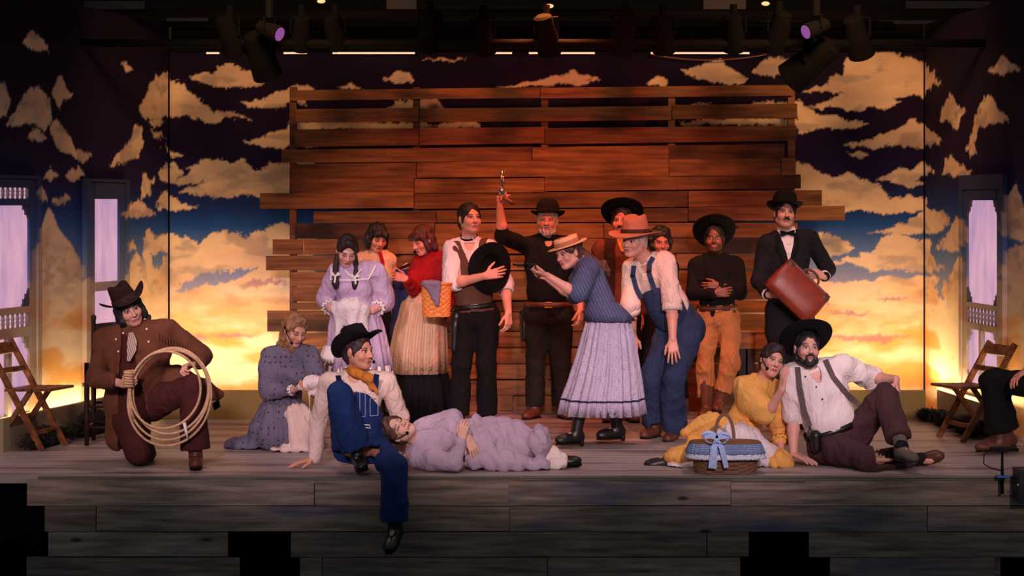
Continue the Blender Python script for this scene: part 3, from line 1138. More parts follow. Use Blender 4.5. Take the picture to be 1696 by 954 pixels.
class P:
    """one person: an Empty with one body mesh, hair and clothes as parts"""

    def __init__(s, label, y, head, look, neck, sh, hips, male=True, skin=(214, 160, 134), girth=1.0, sc=None, axes=None, cat='person'):
        s.male = male
        s.sc = sc or (1.0 if male else 0.93)
        s.girth = girth
        s.y = y
        g = lambda q: W(q[0], q[1], y + (q[2] if len(q) > 2 else 0))
        s.g = g
        s.c = g(head)
        s.r, s.f, s.u = frame_from(*look) if axes is None else axes
        s.neck = g(neck)
        s.sa, s.sb = g(sh[0]), g(sh[1])
        s.ha, s.hb = g(hips[0]), g(hips[1])
        s.pel = (s.ha + s.hb) / 2
        s.skin = np.array(lin(skin))
        s.L = (0.285, 0.255, 0.43, 0.42) if male else (0.265, 0.235, 0.40, 0.39)
        up = nrm(s.neck - s.pel)
        lat = nrm(lerp(s.sb - s.sa, s.hb - s.ha, 0.35))
        lat = nrm(lat - up * np.dot(lat, up))
        s.up, s.lat, s.fwd = up, lat, np.cross(lat, up)
        s.hands = []
        s.feet = {}
        s.root = thing('person', label, cat, (s.pel[0], s.pel[1], 0.0))
        s.arm, s.leg = {}, {}

    def loc(s, x, y, z):
        k = s.sc
        return s.c + s.r * x * k + s.f * y * k + s.u * z * k

    def set_arm(s, side, elbow, wrist, se=-1, sw=-1, hd=None, pn=(0, -1, 0), curl=0.3, spread=0.3, thumb=0.5, bare=False):
        a = s.sa if side == 'a' else s.sb
        e = solve(a, elbow[0], elbow[1], s.L[0], se) if len(elbow) == 2 else s.g(elbow)
        w = solve(e, wrist[0], wrist[1], s.L[1], sw) if len(wrist) == 2 else s.g(wrist)
        s.arm[side] = (a, e, w)
        d = nrm(w - e) if hd is None else nrm(A(*hd))
        s.hands.append((side, d, A(*pn), curl, spread, thumb, bare))
        return w

    def set_leg(s, side, knee, ankle, toe, sk=-1, sa=1):
        h = s.ha if side == 'a' else s.hb
        k = solve(h, knee[0], knee[1], s.L[2], sk) if len(knee) == 2 else s.g(knee)
        an = solve(k, ankle[0], ankle[1], s.L[3], sa) if len(ankle) == 2 else s.g(ankle)
        s.leg[side] = (h, k, an)
        s.feet[side] = nrm(A(*toe))

    # ---- fields
    def torso(s, F, inf=0.0, lo=True, k=0.05):
        g = s.girth
        inf = inf * 0.75 if inf > 0 else inf
        w = np.linalg.norm(s.sb - s.sa) / 2
        w = max(w, 0.155 if s.male else 0.135)
        ax = (s.lat, s.fwd, s.up)
        L = np.linalg.norm(s.neck - s.pel)
        at = lambda t: lerp(s.neck, s.pel, t)
        d = (0.112 if s.male else 0.098) * g
        F.ell(at(0.30), ((w * 0.87 if s.male else w * 0.82) * max(1, g * 0.97) + inf, d + inf, L * 0.34 + inf), ax, k)
        F.ell(at(0.66), ((0.135 if s.male else 0.115) * g + inf, d * 0.95 * g + inf, L * 0.30 + inf), ax, k)
        F.cap(lerp(s.sa, s.sb, 0.08), lerp(s.sa, s.sb, 0.92), 0.058 + inf * 0.7, k=k)
        F.cap(s.neck - s.up * 0.01, lerp(s.neck, s.sa, 0.75), 0.05 + inf * 0.5, 0.045 + inf * 0.5, k=k)
        F.cap(s.neck - s.up * 0.01, lerp(s.neck, s.sb, 0.75), 0.05 + inf * 0.5, 0.045 + inf * 0.5, k=k)
        if not s.male:
            for q in (-1, 1):
                F.ell(at(0.36) + s.lat * q * 0.062 + s.fwd * (d * 0.72), (0.058 + inf, 0.05 + inf, 0.06 + inf), ax, 0.04)
        if lo:
            F.ell(s.pel + s.up * 0.03, ((0.155 if s.male else 0.165) * g + inf, 0.115 * g + inf, 0.12 + inf), ax, k)
        return F

    def arms(s, F, inf=0.0, frac=2.0, sides='ab', k=0.03):
        """frac 1 ends at the elbow, 2 at the wrist"""
        m = 0.93 if s.male else 0.80
        inf *= 0.72
        for q in sides:
            if q not in s.arm:
                continue
            a, e, w = s.arm[q]
            if frac <= 1:
                F.cap(a, lerp(a, e, frac), 0.053 * m + inf, 0.045 * m + inf, k=k)
            else:
                F.cap(a, e, 0.053 * m + inf, 0.042 * m + inf, k=k)
                F.cap(e, lerp(e, w, frac - 1), 0.042 * m + inf, 0.030 * m + inf * 0.9, k=k)
        return F

    def legs(s, F, inf=0.0, frac=2.0, sides='ab', k=0.03, flare=0.0, trim=False):
        g = s.girth
        inf = inf * 0.70 if inf > 0 else inf
        for q in sides:
            if q not in s.leg:
                continue
            h, kn, an = s.leg[q]
            F.cap(h, kn, 0.083 * g + inf, 0.056 + inf, k=k)
            if frac > 1:
                en = lerp(kn, an, frac - 1)
                F.cap(kn, en, 0.056 + inf, 0.040 + inf + flare, k=k)
        if trim:
            for q in sides:
                h, kn, an = s.leg[q]
                en = lerp(kn, an, frac - 1)
                F.half(en, an - kn, en - 0.12, en + 0.12, 0.004)
        return F

    # ---- body: head with face, neck, trunk, limbs, hands
    def body(s, brow=(40, 26, 20), lips=(176, 88, 84), stubble=0.0, cheek=0.0, shut=False, hvox=0.0055, full=True):
        k = s.sc
        ax = (s.r, s.f, s.u)
        Lc = s.loc
        F = Field()
        fw = 1.0 if s.male else 0.95
        F.ell(Lc(0, -0.015, 0.035), A(0.076, 0.098, 0.085) * k, ax, 0.02 * k)
        F.ell(Lc(0, 0.018, -0.035), A(0.063 * fw, 0.074, 0.084) * k, ax, 0.025 * k)
        for q in (-1, 1):
            F.cap(Lc(q * 0.050 * fw, 0.0, -0.055), Lc(q * 0.016, 0.058, -0.095), 0.024 * k, 0.021 * k, 0.02 * k)
            F.ell(Lc(q * 0.038, 0.062, -0.03), A(0.026, 0.024, 0.026) * k, ax, 0.02 * k)
        F.ell(Lc(0, 0.066, -0.095), A(0.024, 0.022, 0.020) * k, ax, 0.016 * k)
        F.cap(Lc(-0.034, 0.080, 0.020), Lc(0.034, 0.080, 0.020), 0.012 * k, k=0.016 * k)
        for q in (-1, 1):
            F.ell(Lc(q * 0.031, 0.103, -0.001), A(0.019, 0.016, 0.013) * k, ax, 0.010 * k, sub=True)
            F.ell(Lc(q * 0.031, 0.076, -0.001), A(0.014, 0.0135, 0.012) * k, ax, 0.003 * k)
            F.ell(Lc(q * 0.079, -0.008, -0.008), A(0.009, 0.020, 0.031) * k, ax, 0.008 * k)
        F.cap(Lc(0, 0.089, 0.008), Lc(0, 0.110, -0.032), 0.0085 * k, 0.0125 * k, 0.012 * k)
        for q in (-1, 1):
            F.ell(Lc(q * 0.012, 0.098, -0.036), A(0.009, 0.010, 0.008) * k, ax, 0.008 * k)
        F.cap(Lc(-0.019, 0.087, -0.063), Lc(0.019, 0.087, -0.063), 0.007 * k, k=0.008 * k)
        F.cap(Lc(-0.014, 0.087, -0.073), Lc(0.014, 0.087, -0.073), 0.0075 * k, k=0.008 * k)
        nr = 0.054 if s.male else 0.044
        F.cap(Lc(0, -0.02, -0.05), s.neck, nr, nr * 1.08, 0.03)
        F.cap(s.neck, s.neck - s.up * 0.07 - s.fwd * 0.005, nr * 1.05, nr * 1.2, 0.03)
        hv = F.mesh(hvox)
        V = hv[0]
        q = np.stack([(V - s.c) @ s.r, (V - s.c) @ s.f, (V - s.c) @ s.u], 1) / k
        C = np.tile(s.skin, (len(V), 1))

        def put(mask, c, a=1.0):
            C[mask] = C[mask] * (1 - a) + np.array(lin(c)) * a
        front = q[:, 1] > 0.045
        ck = front & ((np.abs(q[:, 0]) - 0.04) ** 2 + (q[:, 2] + 0.035) ** 2 < 0.022 ** 2)
        put(ck, (206, 96, 80), 0.22 + cheek)
        if stubble > 0:
            put((q[:, 2] < -0.045) & (q[:, 2] > -0.125) & (q[:, 1] > -0.02), brow, stubble)
            put((q[:, 2] < 0.0) & (np.abs(q[:, 0]) > 0.055) & (q[:, 1] > -0.01) & (q[:, 1] < 0.03), brow, min(1, stubble * 1.4))
        put(front & (np.abs(q[:, 0]) < 0.0225) & (np.abs(q[:, 2] + 0.068) < 0.0095 - 0.12 * np.abs(q[:, 0])), lips, 0.85)
        put(front & (np.abs(q[:, 0]) < 0.021) & (np.abs(q[:, 2] + 0.068) < 0.0022), (70, 20, 20), 0.8)
        e = (np.abs(np.abs(q[:, 0]) - 0.031) / 0.0145) ** 2 + ((q[:, 2] + 0.001) / 0.0068) ** 2
        put(front & (e < 1.9), (90, 56, 46), 0.5)
        if shut:
            put(front & (np.abs(np.abs(q[:, 0]) - 0.031) < 0.016) & (np.abs(q[:, 2] + 0.006 - 12 * (np.abs(q[:, 0]) - 0.031) ** 2) < 0.0028), (30, 18, 16), 0.9)
        else:
            put(front & (e < 1.0), (188, 172, 164), 1.0)
            put(front & ((np.abs(q[:, 0]) - 0.031) ** 2 + (q[:, 2] + 0.001) ** 2 < 0.0068 ** 2), (24, 16, 12), 1.0)
            put(front & (np.abs(np.abs(q[:, 0]) - 0.031) < 0.017) & (np.abs(q[:, 2] - 0.0085) < 0.0030), (30, 18, 16), 0.9)
        bz = 0.0225 - 0.12 * np.abs(np.abs(q[:, 0]) - 0.034)
        put(front & (np.abs(np.abs(q[:, 0]) - 0.033) < 0.020) & (np.abs(q[:, 2] - bz) < 0.0045), brow, 0.85)
        put((q[:, 1] > 0.09) & (np.abs(np.abs(q[:, 0]) - 0.008) < 0.005) & (np.abs(q[:, 2] + 0.042) < 0.004), (80, 36, 32), 0.6)
        ms = [hv]
        # trunk and limbs
        F = Field()
        s.torso(F, -0.024)
        F.cap(s.neck, s.neck - s.up * 0.03, nr * 0.9, k=0.03)
        for qd in s.arm:
            a, el, w = s.arm[qd]
            m = 1.0 if s.male else 0.84
            F.cap(a, el, 0.036 * m, 0.026 * m, 0.03)
            F.cap(el, lerp(el, w, 0.7), 0.026 * m, 0.022 * m, 0.03)
        s.legs(F, -0.034 if s.male else -0.042)
        for qd in s.leg:
            an = s.leg[qd][2]
            F.cap(an - s.feet[qd] * 0.03, an + s.feet[qd] * 0.13 - A(0, 0, 0.035), 0.024, 0.019, 0.02)
        bm = F.mesh(0.016)
        ms.append(bm)
        for hnd in s.hands:
            ms.append(s.hand(*hnd))
        V, Q = qjoin(*ms)
        CC = np.vstack([C] + [np.tile(s.skin, (len(m[0]), 1)) for m in ms[1:]])
        s.bodyobj = link_mesh('body', V, Q, SKIN, s.root, smooth=True, colors=CC)
        return s.bodyobj

    def hand(s, side, d, n, curl, spread, thumb, bare=False):
        a, el, w = s.arm[side]
        k = 1.0 if s.male else 0.88
        k *= 0.96
        m = 1.0 if s.male else 0.84
        n = nrm(n - d * np.dot(n, d))
        th = np.cross(d, n) if side == 'a' else np.cross(n, d)
        F = Field()
        if bare:
            F.cap(el, lerp(el, w, 0.35), 0.036 * m, 0.041 * m, 0.02)
            F.cap(lerp(el, w, 0.35), w, 0.041 * m, 0.027 * m, 0.02)
        else:
            F.cap(lerp(el, w, 0.62), w, 0.030 * m, 0.026 * m, 0.02)
        kn = w + d * 0.092 * k
        offs = (0.031, 0.0105, -0.0105, -0.030)
        lens = ((0.042, 0.026, 0.020), (0.046, 0.030, 0.021), (0.043, 0.028, 0.020), (0.034, 0.021, 0.018))
        for i in range(4):
            b = kn + th * offs[i] * k - d * (0.0, -0.004, 0.002, 0.010)[i] * k
            F.cap(w + th * offs[i] * 0.55 * k, b, 0.0150 * k, 0.0122 * k, 0.010)
            dd = nrm(d + th * (1.5 - i) * 0.16 * spread)
            p = b
            ang = 0
            for j in range(3):
                ang += curl * (1.05, 1.25, 0.8)[j] * (1.0 + 0.08 * i)
                v = dd * math.cos(ang) + n * math.sin(ang)
                e = p + v * lens[i][j] * k
                F.cap(p, e, (0.0092, 0.0085, 0.0078)[j] * k, (0.0085, 0.0078, 0.0068)[j] * k, 0.0025)
                p = e
        t0 = w + d * 0.022 * k + th * 0.020 * k
        v1 = nrm(d * 0.75 + th * (0.55 + 0.5 * thumb) + n * 0.35)
        t1 = t0 + v1 * 0.046 * k
        v2 = nrm(d * 0.95 + th * 0.5 * thumb + n * (0.25 + 0.5 * curl))
        t2 = t1 + v2 * 0.034 * k
        t3 = t2 + nrm(v2 + n * 0.5 * curl) * 0.026 * k
        F.cap(t0, t1, 0.015 * k, 0.0115 * k, 0.012)
        F.cap(t1, t2, 0.0108 * k, 0.0098 * k, 0.004)
        F.cap(t2, t3, 0.0098 * k, 0.0078 * k, 0.004)
        s.grip = getattr(s, 'grip', {})
        s.grip[side] = (w + d * 0.075 * k + n * 0.035 * k, d, n, th)
        return F.mesh(0.0046)

    # ---- clothes
    def cloth(s, name, F, m, vox=0.0115, amp=0.009, freq=11, stretch=(1, 1, 0.6), label=None, parent=None, cut=None, folds=None, famp=0.0):
        V, Q = F.mesh(vox)
        if folds is not None:
            N = vnormals(V, Q)
            ph = folds(V) + 1.6 * fbm(V * 5, 2)
            V = V + N * (famp * (np.abs(np.sin(ph)) ** 0.7 * 2 - 1.3 + 0.4 * np.sin(ph * 0.37 + 1)))[:, None]
        if amp:
            V = rumple(V, Q, amp * 1.25, freq, stretch, seed=len(name) * 1.7 + s.pel[0] * 5)
        if cut is not None:
            keep = ~cut(V)
            Q = Q[keep[Q].all(1)]
        o = link_mesh(name, V, Q, m, parent or s.root, smooth=True)
        if label:
            o['label'] = label
        s.last = (V, Q)
        return o

    def shirt(s, m, name='shirt', inf=0.016, frac=1.92, sl=0.020, lo=True, sides='ab', amp=0.007, puff=0.0, vneck=0.0, **kw):
        F = Field()
        s.torso(F, inf, lo)
        s.arms(F, sl, frac, sides)
        if puff:
            for q in sides:
                a, e, w = s.arm[q]
                F.cap(lerp(a, e, 0.35), lerp(a, e, 0.8), 0.05 + puff, 0.05 + puff, 0.05)
        F.cap(s.neck + s.up * 0.008, s.neck - s.up * 0.03, 0.062 if s.male else 0.054, 0.075, 0.02)
        if vneck:
            F.ell(s.neck + s.fwd * 0.07 - s.up * vneck * 0.4, (0.034, 0.07, vneck), (s.lat, s.fwd, s.up), 0.01, sub=True)
        F.cap(s.neck + s.up * 0.20, s.neck + s.up * 0.045, 0.06, k=0.01, sub=True)
        return s.cloth(name, F, m, amp=amp, **kw)

    def trousers(s, m, name='trousers', inf=0.022, frac=1.93, flare=0.01, top=0.10, amp=0.007, **kw):
        F = Field()
        g = s.girth
        F.ell(s.pel + s.up * 0.02, (0.16 * g + 0.015, 0.12 * g + 0.012, 0.13), (s.lat, s.fwd, s.up), 0.04)
        F.ell(s.pel + s.up * top, (0.138 * g + 0.016, 0.106 * g + 0.016, 0.07), (s.lat, s.fwd, s.up), 0.04)
        s.legs(F, inf, frac, flare=flare, trim=True)
        return s.cloth(name, F, m, amp=amp, **kw)

    def shoes(s, m, boot=0.0, sides='ab', name='shoe', heel=0.012, sole=None):
        for q in sides:
            if q not in s.leg:
                continue
            h, kn, an = s.leg[q]
            d = s.feet[q]
            sh = nrm(an - kn)
            dn = nrm(sh - d * np.dot(sh, d)) if abs(np.dot(sh, d)) < 0.97 else A(0, 0, -1)
            lt = np.cross(d, dn)
            k = 1.0 if s.male else 0.88
            F = Field()
            hl = an - d * 0.045 * k + dn * 0.045
            F.ell(an + d * 0.06 * k + dn * 0.040, A(0.125 * k, 0.042 * k, 0.038), (d, lt, dn), 0.02)
            F.ell(an + d * 0.125 * k + dn * 0.052, A(0.065 * k, 0.045 * k, 0.026), (d, lt, dn), 0.02)
            F.ell(an - d * 0.02 * k + dn * 0.03, A(0.06 * k, 0.037 * k, 0.05), (d, lt, dn), 0.02)
            F.cap(an + dn * 0.01, an - sh * (0.05 + boot), 0.046 * k, 0.050 * k + 0.012 * (boot > 0.1), 0.02)
            F.half(an + dn * 0.076, dn, an - 0.3, an + 0.3, 0.004)
            V, Q = F.mesh(0.008)
            o = link_mesh(name, V, Q, m, s.root, smooth=True)
            # sole and heel
            pr = [(-0.075, 0.0), (-0.06, 0.031), (0.0, 0.034), (0.08, 0.042), (0.14, 0.040), (0.178, 0.022), (0.186, 0)]
            pts = [(x * k, y * k) for x, y in pr] + [(x * k, -y * k) for x, y in pr[-2:0:-1]]
            z0, z1 = 0.072, 0.083
            r0 = np.array([an + d * x + lt * y + dn * z0 for x, y in pts])
            r1 = np.array([an + d * x + lt * y + dn * z1 for x, y in pts])
            link_mesh('sole', *loft([r0, r1]), sole or M['sole_black'], o)

    def hat(s, style, m, band=None, tilt=(0, 0), size=1.0, at=0.070):
        p = dict(cowboy=dict(h=0.125, rx=0.088, ry=0.108, top=0.80, cr=0.030, bw=0.092, curl=0.065, dip=0.020, sag=0.0),
                 wide=dict(h=0.115, rx=0.090, ry=0.106, top=0.84, cr=0.022, bw=0.110, curl=0.030, dip=-0.004, sag=0.0),
                 fedora=dict(h=0.120, rx=0.090, ry=0.108, top=0.78, cr=0.028, bw=0.082, curl=0.012, dip=0.022, sag=0.0),
                 bowler=dict(h=0.118, rx=0.088, ry=0.104, top=0.93, cr=0.0, bw=0.042, curl=0.022, dip=0.004, sag=0.0),
                 boater=dict(h=0.058, rx=0.086, ry=0.100, top=0.97, cr=0.0, bw=0.058, curl=-0.004, dip=0.0, sag=0.0))[style]
        c = s.loc(0, -0.012, at)
        t1, t2 = map(math.radians, tilt)
        f = nrm(s.f * math.cos(t1) + s.u * math.sin(t1))
        u = nrm(np.cross(s.r, f)) * -1 if np.dot(np.cross(s.r, f), s.u) < 0 else nrm(np.cross(s.r, f))
        r = s.r * math.cos(t2) + u * math.sin(t2)
        u = u * math.cos(t2) - s.r * math.sin(t2)
        return make_hat(p, c, r, f, u, m, band, s.root, size * s.sc)

    def hair(s, m, style='short', amp=0.006, name='hair'):
        k = s.sc
        ax = (s.r, s.f, s.u)
        Lc = s.loc
        F = Field()
        F.ell(Lc(0, -0.020, 0.040), A(0.084, 0.107, 0.091) * k, ax, 0.02)
        F.ell(Lc(0, -0.055, -0.025), A(0.076, 0.062, 0.075) * k, ax, 0.02)
        if style in ('bob', 'fringe'):
            for q in (-1, 1):
                F.cap(Lc(q * 0.070, 0.030, 0.03), Lc(q * 0.078, 0.025, -0.08), 0.026 * k, 0.026 * k, 0.02)
                F.cap(Lc(q * 0.070, -0.04, 0.0), Lc(q * 0.075, -0.04, -0.09), 0.034 * k, 0.032 * k, 0.02)
            F.cap(Lc(-0.045, 0.075, 0.06), Lc(0.045, 0.075, 0.06), 0.026 * k, k=0.02)
            F.cap(Lc(-0.045, 0.092, 0.040), Lc(0.045, 0.092, 0.040), 0.014 * k, k=0.02)
        if style in ('updo', 'braid', 'long', 'bun'):
            for q in (-1, 1):
                F.cap(Lc(q * 0.012, 0.062, 0.100), Lc(q * 0.074, 0.018, 0.02), 0.022 * k, 0.020 * k, 0.02)
        F.ell(Lc(0, 0.115, -0.026 if style not in ('bob', 'fringe') else -0.040), A(0.068, 0.075, 0.102 if style not in ('bob', 'fringe') else 0.078) * k, ax, 0.010, sub=True)
        if style == 'short':
            for q in (-1, 1):
                F.cap(Lc(q * 0.073, 0.018, 0.02), Lc(q * 0.070, 0.020, -0.035), 0.012 * k, 0.008 * k, 0.015)
        if style in ('updo', 'bun'):
            F.ell(Lc(0, -0.11, 0.055 if style == 'updo' else 0.02), A(0.05, 0.045, 0.048) * k, ax, 0.02)
        if style == 'braid':
            for q in (-1, 1):
                p0 = Lc(q * 0.070, 0.0, -0.05)
                pts = [p0, p0 + A(q * 0.010, -0.03, -0.06), p0 + A(q * 0.010, -0.065, -0.12), p0 + A(q * 0.008, -0.080, -0.17)]
                for i in range(3):
                    for j in range(3):
                        t = j / 3
                        cc = lerp(pts[i], pts[i + 1], t)
                        F.ell(cc, (0.021, 0.021, 0.022), None, 0.006)
                F.ell(pts[3] - A(0, 0, 0.03), (0.030, 0.026, 0.050), None, 0.01)
        if style == 'long':
            r_ = np.random.RandomState(5)
            for i in range(64):
                a = r_.uniform(0.15, 1.0) * math.pi * (1 if i % 2 else -1) + math.pi / 2
                rad = r_.uniform(0.055, 0.095)
                cc = Lc(rad * math.cos(a), -0.025 + rad * math.sin(a) * -0.9, 0) - s.up * r_.uniform(0.0, 0.19) * k - s.f * 0.02
                F.ell(cc, A(0.026, 0.026, 0.032) * r_.uniform(0.7, 1.15) * k, None, 0.012)
        if style == 'curly':
            r_ = np.random.RandomState(8)
            for i in range(70):
                v = nrm(r_.randn(3))
                if v[1] > 0.45 and v[2] < 0.5:
                    continue
                F.ell(Lc(v[0] * 0.092, -0.02 + v[1] * 0.10, 0.02 + v[2] * 0.105), A(0.03, 0.03, 0.03) * k, None, 0.01)
        V, Q = F.mesh(0.007)
        V = rumple(V, Q, amp, 30, (1, 1, 0.5), 2.0)
        return link_mesh(name, V, Q, m, s.root, smooth=True)

    def beard(s, m, full=True, must=True):
        k = s.sc
        F = Field()
        Lc = s.loc
        if full:
            for q in (-1, 1):
                F.cap(Lc(q * 0.066, 0.005, -0.030), Lc(q * 0.050, 0.040, -0.085), 0.011 * k, 0.018 * k, 0.015)
                F.cap(Lc(q * 0.050, 0.040, -0.085), Lc(q * 0.012, 0.072, -0.112), 0.018 * k, 0.022 * k, 0.015)
                F.cap(Lc(q * 0.027, 0.088, -0.060), Lc(q * 0.022, 0.083, -0.095), 0.007 * k, 0.013 * k, 0.01)
        if must:
            for q in (-1, 1):
                F.cap(Lc(q * 0.004, 0.098, -0.050), Lc(q * 0.026, 0.088, -0.058), 0.0075 * k, 0.006 * k, 0.006)
        V, Q = F.mesh(0.005)
        V = rumple(V, Q, 0.003, 60, (1, 1, 1), 4.0)
        return link_mesh('beard' if full else 'moustache', V, Q, m, s.root, smooth=True)

    def headset(s, q=-1):
        """thin boom microphone along the cheek"""
        L = s.loc
        pts = [L(q * 0.084, -0.01, 0.02), L(q * 0.082, 0.02, -0.015), L(q * 0.068, 0.05, -0.045), L(q * 0.052, 0.083, -0.070)]
        o = link_mesh('microphone', *tube(pts, [0.004, 0.004, 0.003, 0.003], 6), M['mic_black'], s.root, smooth=True)
        o['label'] = 'black headset microphone'
        link_mesh('microphone_tip', *sphere(L(q * 0.051, 0.085, -0.072), 0.011, 8, 6), M['mic_black'], o, smooth=True)
        link_mesh('ear_piece', *sphere(L(q * 0.086, -0.005, 0.012), 0.013, 8, 6), M['mic_black'], o, smooth=True)

    def belt(s, m, up=0.10, buckle=None, extra=0.028, hgt=0.042):
        g = s.girth
        c = s.pel + s.up * up
        ru, rv = 0.138 * g + extra, 0.106 * g + extra
        rs = []
        for dz, ex in ((-hgt / 2, -0.004), (-hgt / 2, 0.0), (hgt / 2, 0.0), (hgt / 2, -0.004)):
            rs.append(ring(c + s.up * dz, s.lat, s.fwd, ru + ex, rv + ex, 32))
        o = link_mesh('belt', *loft(rs, False), m, s.root, smooth=True)
        if buckle is not None:
            bc = c + s.fwd * (rv + 0.006)
            pts = [bc + s.lat * x + s.up * z for x, z in ((-0.028, -0.02), (0.028, -0.02), (0.028, 0.02), (-0.028, 0.02))]
            link_mesh('buckle', *tube(pts, 0.005, 6, True), buckle, o)
        return o

    def surf(s, V, px, py, off=0.008):
        x, y = to_px(V)
        d = (x - px) ** 2 + (y - py) ** 2
        for rad in (4, 7, 12, 25):
            m = d < rad * rad
            if m.any():
                yy = V[m, 1].min()
                return W(px, py, yy - off)
        return W(px, py, s.pel[1] - 0.12)

    def strap(s, name, V, pix, w, m, off=0.008, t=0.004, parent=None, label=None):
        dense = []
        for (x0, y0), (x1, y1) in zip(pix[:-1], pix[1:]):
            n = max(2, int(math.hypot(x1 - x0, y1 - y0) / 7))
            dense += [(x0 + (x1 - x0) * i / n, y0 + (y1 - y0) * i / n) for i in range(n)]
        dense.append(pix[-1])
        pts = np.array([s.surf(V, x, y, off) for x, y in dense])
        for _ in range(2):
            q = pts.copy()
            q[1:-1] = np.minimum(pts[1:-1, 1], (pts[:-2, 1] + pts[1:-1, 1] + pts[2:, 1]) / 3)[:, None] * A(0, 1, 0) + pts[1:-1] * A(1, 0, 1)
            pts = q
        o = link_mesh(name, *strip(pts, w, t), m, parent or s.root)
        if label:
            o['label'] = label
        return o

    def buttons(s, V, pix, m, r=0.0065, parent=None):
        for (x, y) in pix:
            c = s.surf(V, x, y, 0.006)
            link_mesh('button', *sphere(c, (r, 0.004, r), 8, 5), m, parent or s.root, smooth=True)

    def collar(s, m, h=0.04, r=None, name='collar', amp=0.0, up=0.0, tilt=0.02):
        r = r or (0.064 if s.male else 0.055)
        rs = []
        c = s.neck + s.up * up
        for dz, ex in ((-0.012, 0.014), (h * 0.5, 0.006), (h, 0.004), (h, -0.002), (0, -0.002)):
            q = ring(c + s.up * dz - s.fwd * 0.004, s.lat, s.fwd, r + ex, r * 0.98 + ex, 40)
            if amp:
                a = np.arange(40)
                q += np.outer(amp * np.sin(a * math.pi), s.up) * (dz > 0)
            rs.append(q)
        return link_mesh(name, *loft(rs, False), m, s.root, smooth=True)

    def cuff(s, side, t, r, h, m, name='cuff', seg='fore', frill=0.0):
        a, e, w = s.arm[side]
        p0, p1 = (e, w) if seg == 'fore' else (a, e)
        c = lerp(p0, p1, t)
        d = nrm(p1 - p0)
        u = nrm(np.cross(d, A(0.3, 0.2, 0.93)))
        v = np.cross(d, u)
        rs = []
        for dz, ex in ((-h / 2, -0.006), (-h / 2, 0.0), (0, 0.004), (h / 2, 0.002), (h / 2, -0.010)):
            q = ring(c + d * dz, u, v, r + ex, r + ex, 28)
            if frill and dz >= 0:
                rad = np.sin(np.arange(28) * math.pi * 0.75) * frill
                q += (q - c) * rad[:, None] * 8
            rs.append(q)
        return link_mesh(name, *loft(rs, False), m, s.root, smooth=True)


def make_hat(p, c, r, f, u, m, band, parent, size=1.0, name='hat', worn=True, label=None, cat=None):
    nt_ = 48
    th = np.linspace(0, 2 * math.pi, nt_, endpoint=False)
    ct, st = np.cos(th), np.sin(th)
    h, rx, ry = p['h'], p['rx'], p['ry']
    rings = []

    def crown(fr, z, top=0.0, shrink=0.0):
        x = ct * (rx - shrink) * fr
        y = st * (ry - shrink) * fr
        zz = np.full(nt_, z)
        if p['cr']:
            x = x * (1 - 0.22 * top * np.clip(st, 0, 1))
            zz = zz - top * p['cr'] * np.exp(-(x / 0.030) ** 2) * 1.0 + top * 0.010 * st * -1
        return np.stack([x, y, zz], 1)

    if p['cr'] == 0 and p['h'] > 0.1:      # bowler dome
        for a in (4, 20, 36, 52, 68, 84):
            t = math.radians(a)
            rings.append(crown(math.sin(t) ** 0.75, h * (0.38 + 0.62 * math.cos(t))))
        rings.append(crown(1.0, h * 0.2))
    else:
        tp = p['top']
        for fr, z, top in ((0.04, h, 1), (0.35, h, 1), (0.7, h * 1.0, 1), (0.90, h * 0.985, 0.8), (1.0, h * 0.93, 0.3)):
            rings.append(crown(fr * tp, z, top))
        rings.append(crown(lerp(tp, 1.0, 0.4), h * 0.6))
        rings.append(crown(lerp(tp, 1.0, 0.8), h * 0.25))
    rings.append(crown(1.0, 0.0))

    def brim(t, dz):
        x = ct * (rx + p['bw'] * t)
        y = st * (ry + p['bw'] * t * 1.02)
        z = p['curl'] * (np.abs(ct) ** 2.2) * t ** 1.8 - p['dip'] * st ** 2 * t + dz
        if p['curl'] > 0.05:
            x = x * (1 - 0.10 * t * np.abs(ct) ** 2)
        return np.stack([x, y, z], 1)
    for t in (0.12, 0.35, 0.6, 0.85, 1.0):
        rings.append(brim(t, 0.0))
    for t in (1.0, 0.85, 0.6, 0.3, 0.0):
        rings.append(brim(t, -0.006))
    rings.append(crown(0.95, 0.02))
    rings.append(crown(0.80, 0.035))
    rings.append(crown(0.05, 0.038))
    Mx = np.stack([r, f, u], 0)
    ws = [c + (q * size) @ Mx for q in rings]
    o = link_mesh(name, *loft(ws), m, parent, base=None if parent is not None else tuple(c), smooth=True)
    if band is not None:
        bz = 0.026 if h > 0.1 else 0.03
        bs = []
        for z, ex in ((0.002, 0.0025), (0.004, 0.004), (bz, 0.003), (bz + 0.001, -0.002)):
            x, y = ct * (rx + ex) * (1 - 0.06 * z / h), st * (ry + ex) * (1 - 0.06 * z / h)
            bs.append(c + (np.stack([x, y, np.full(nt_, z)], 1) * size) @ Mx)
        link_mesh('hat_band', *loft(bs, False), band, o, smooth=True)
    return o


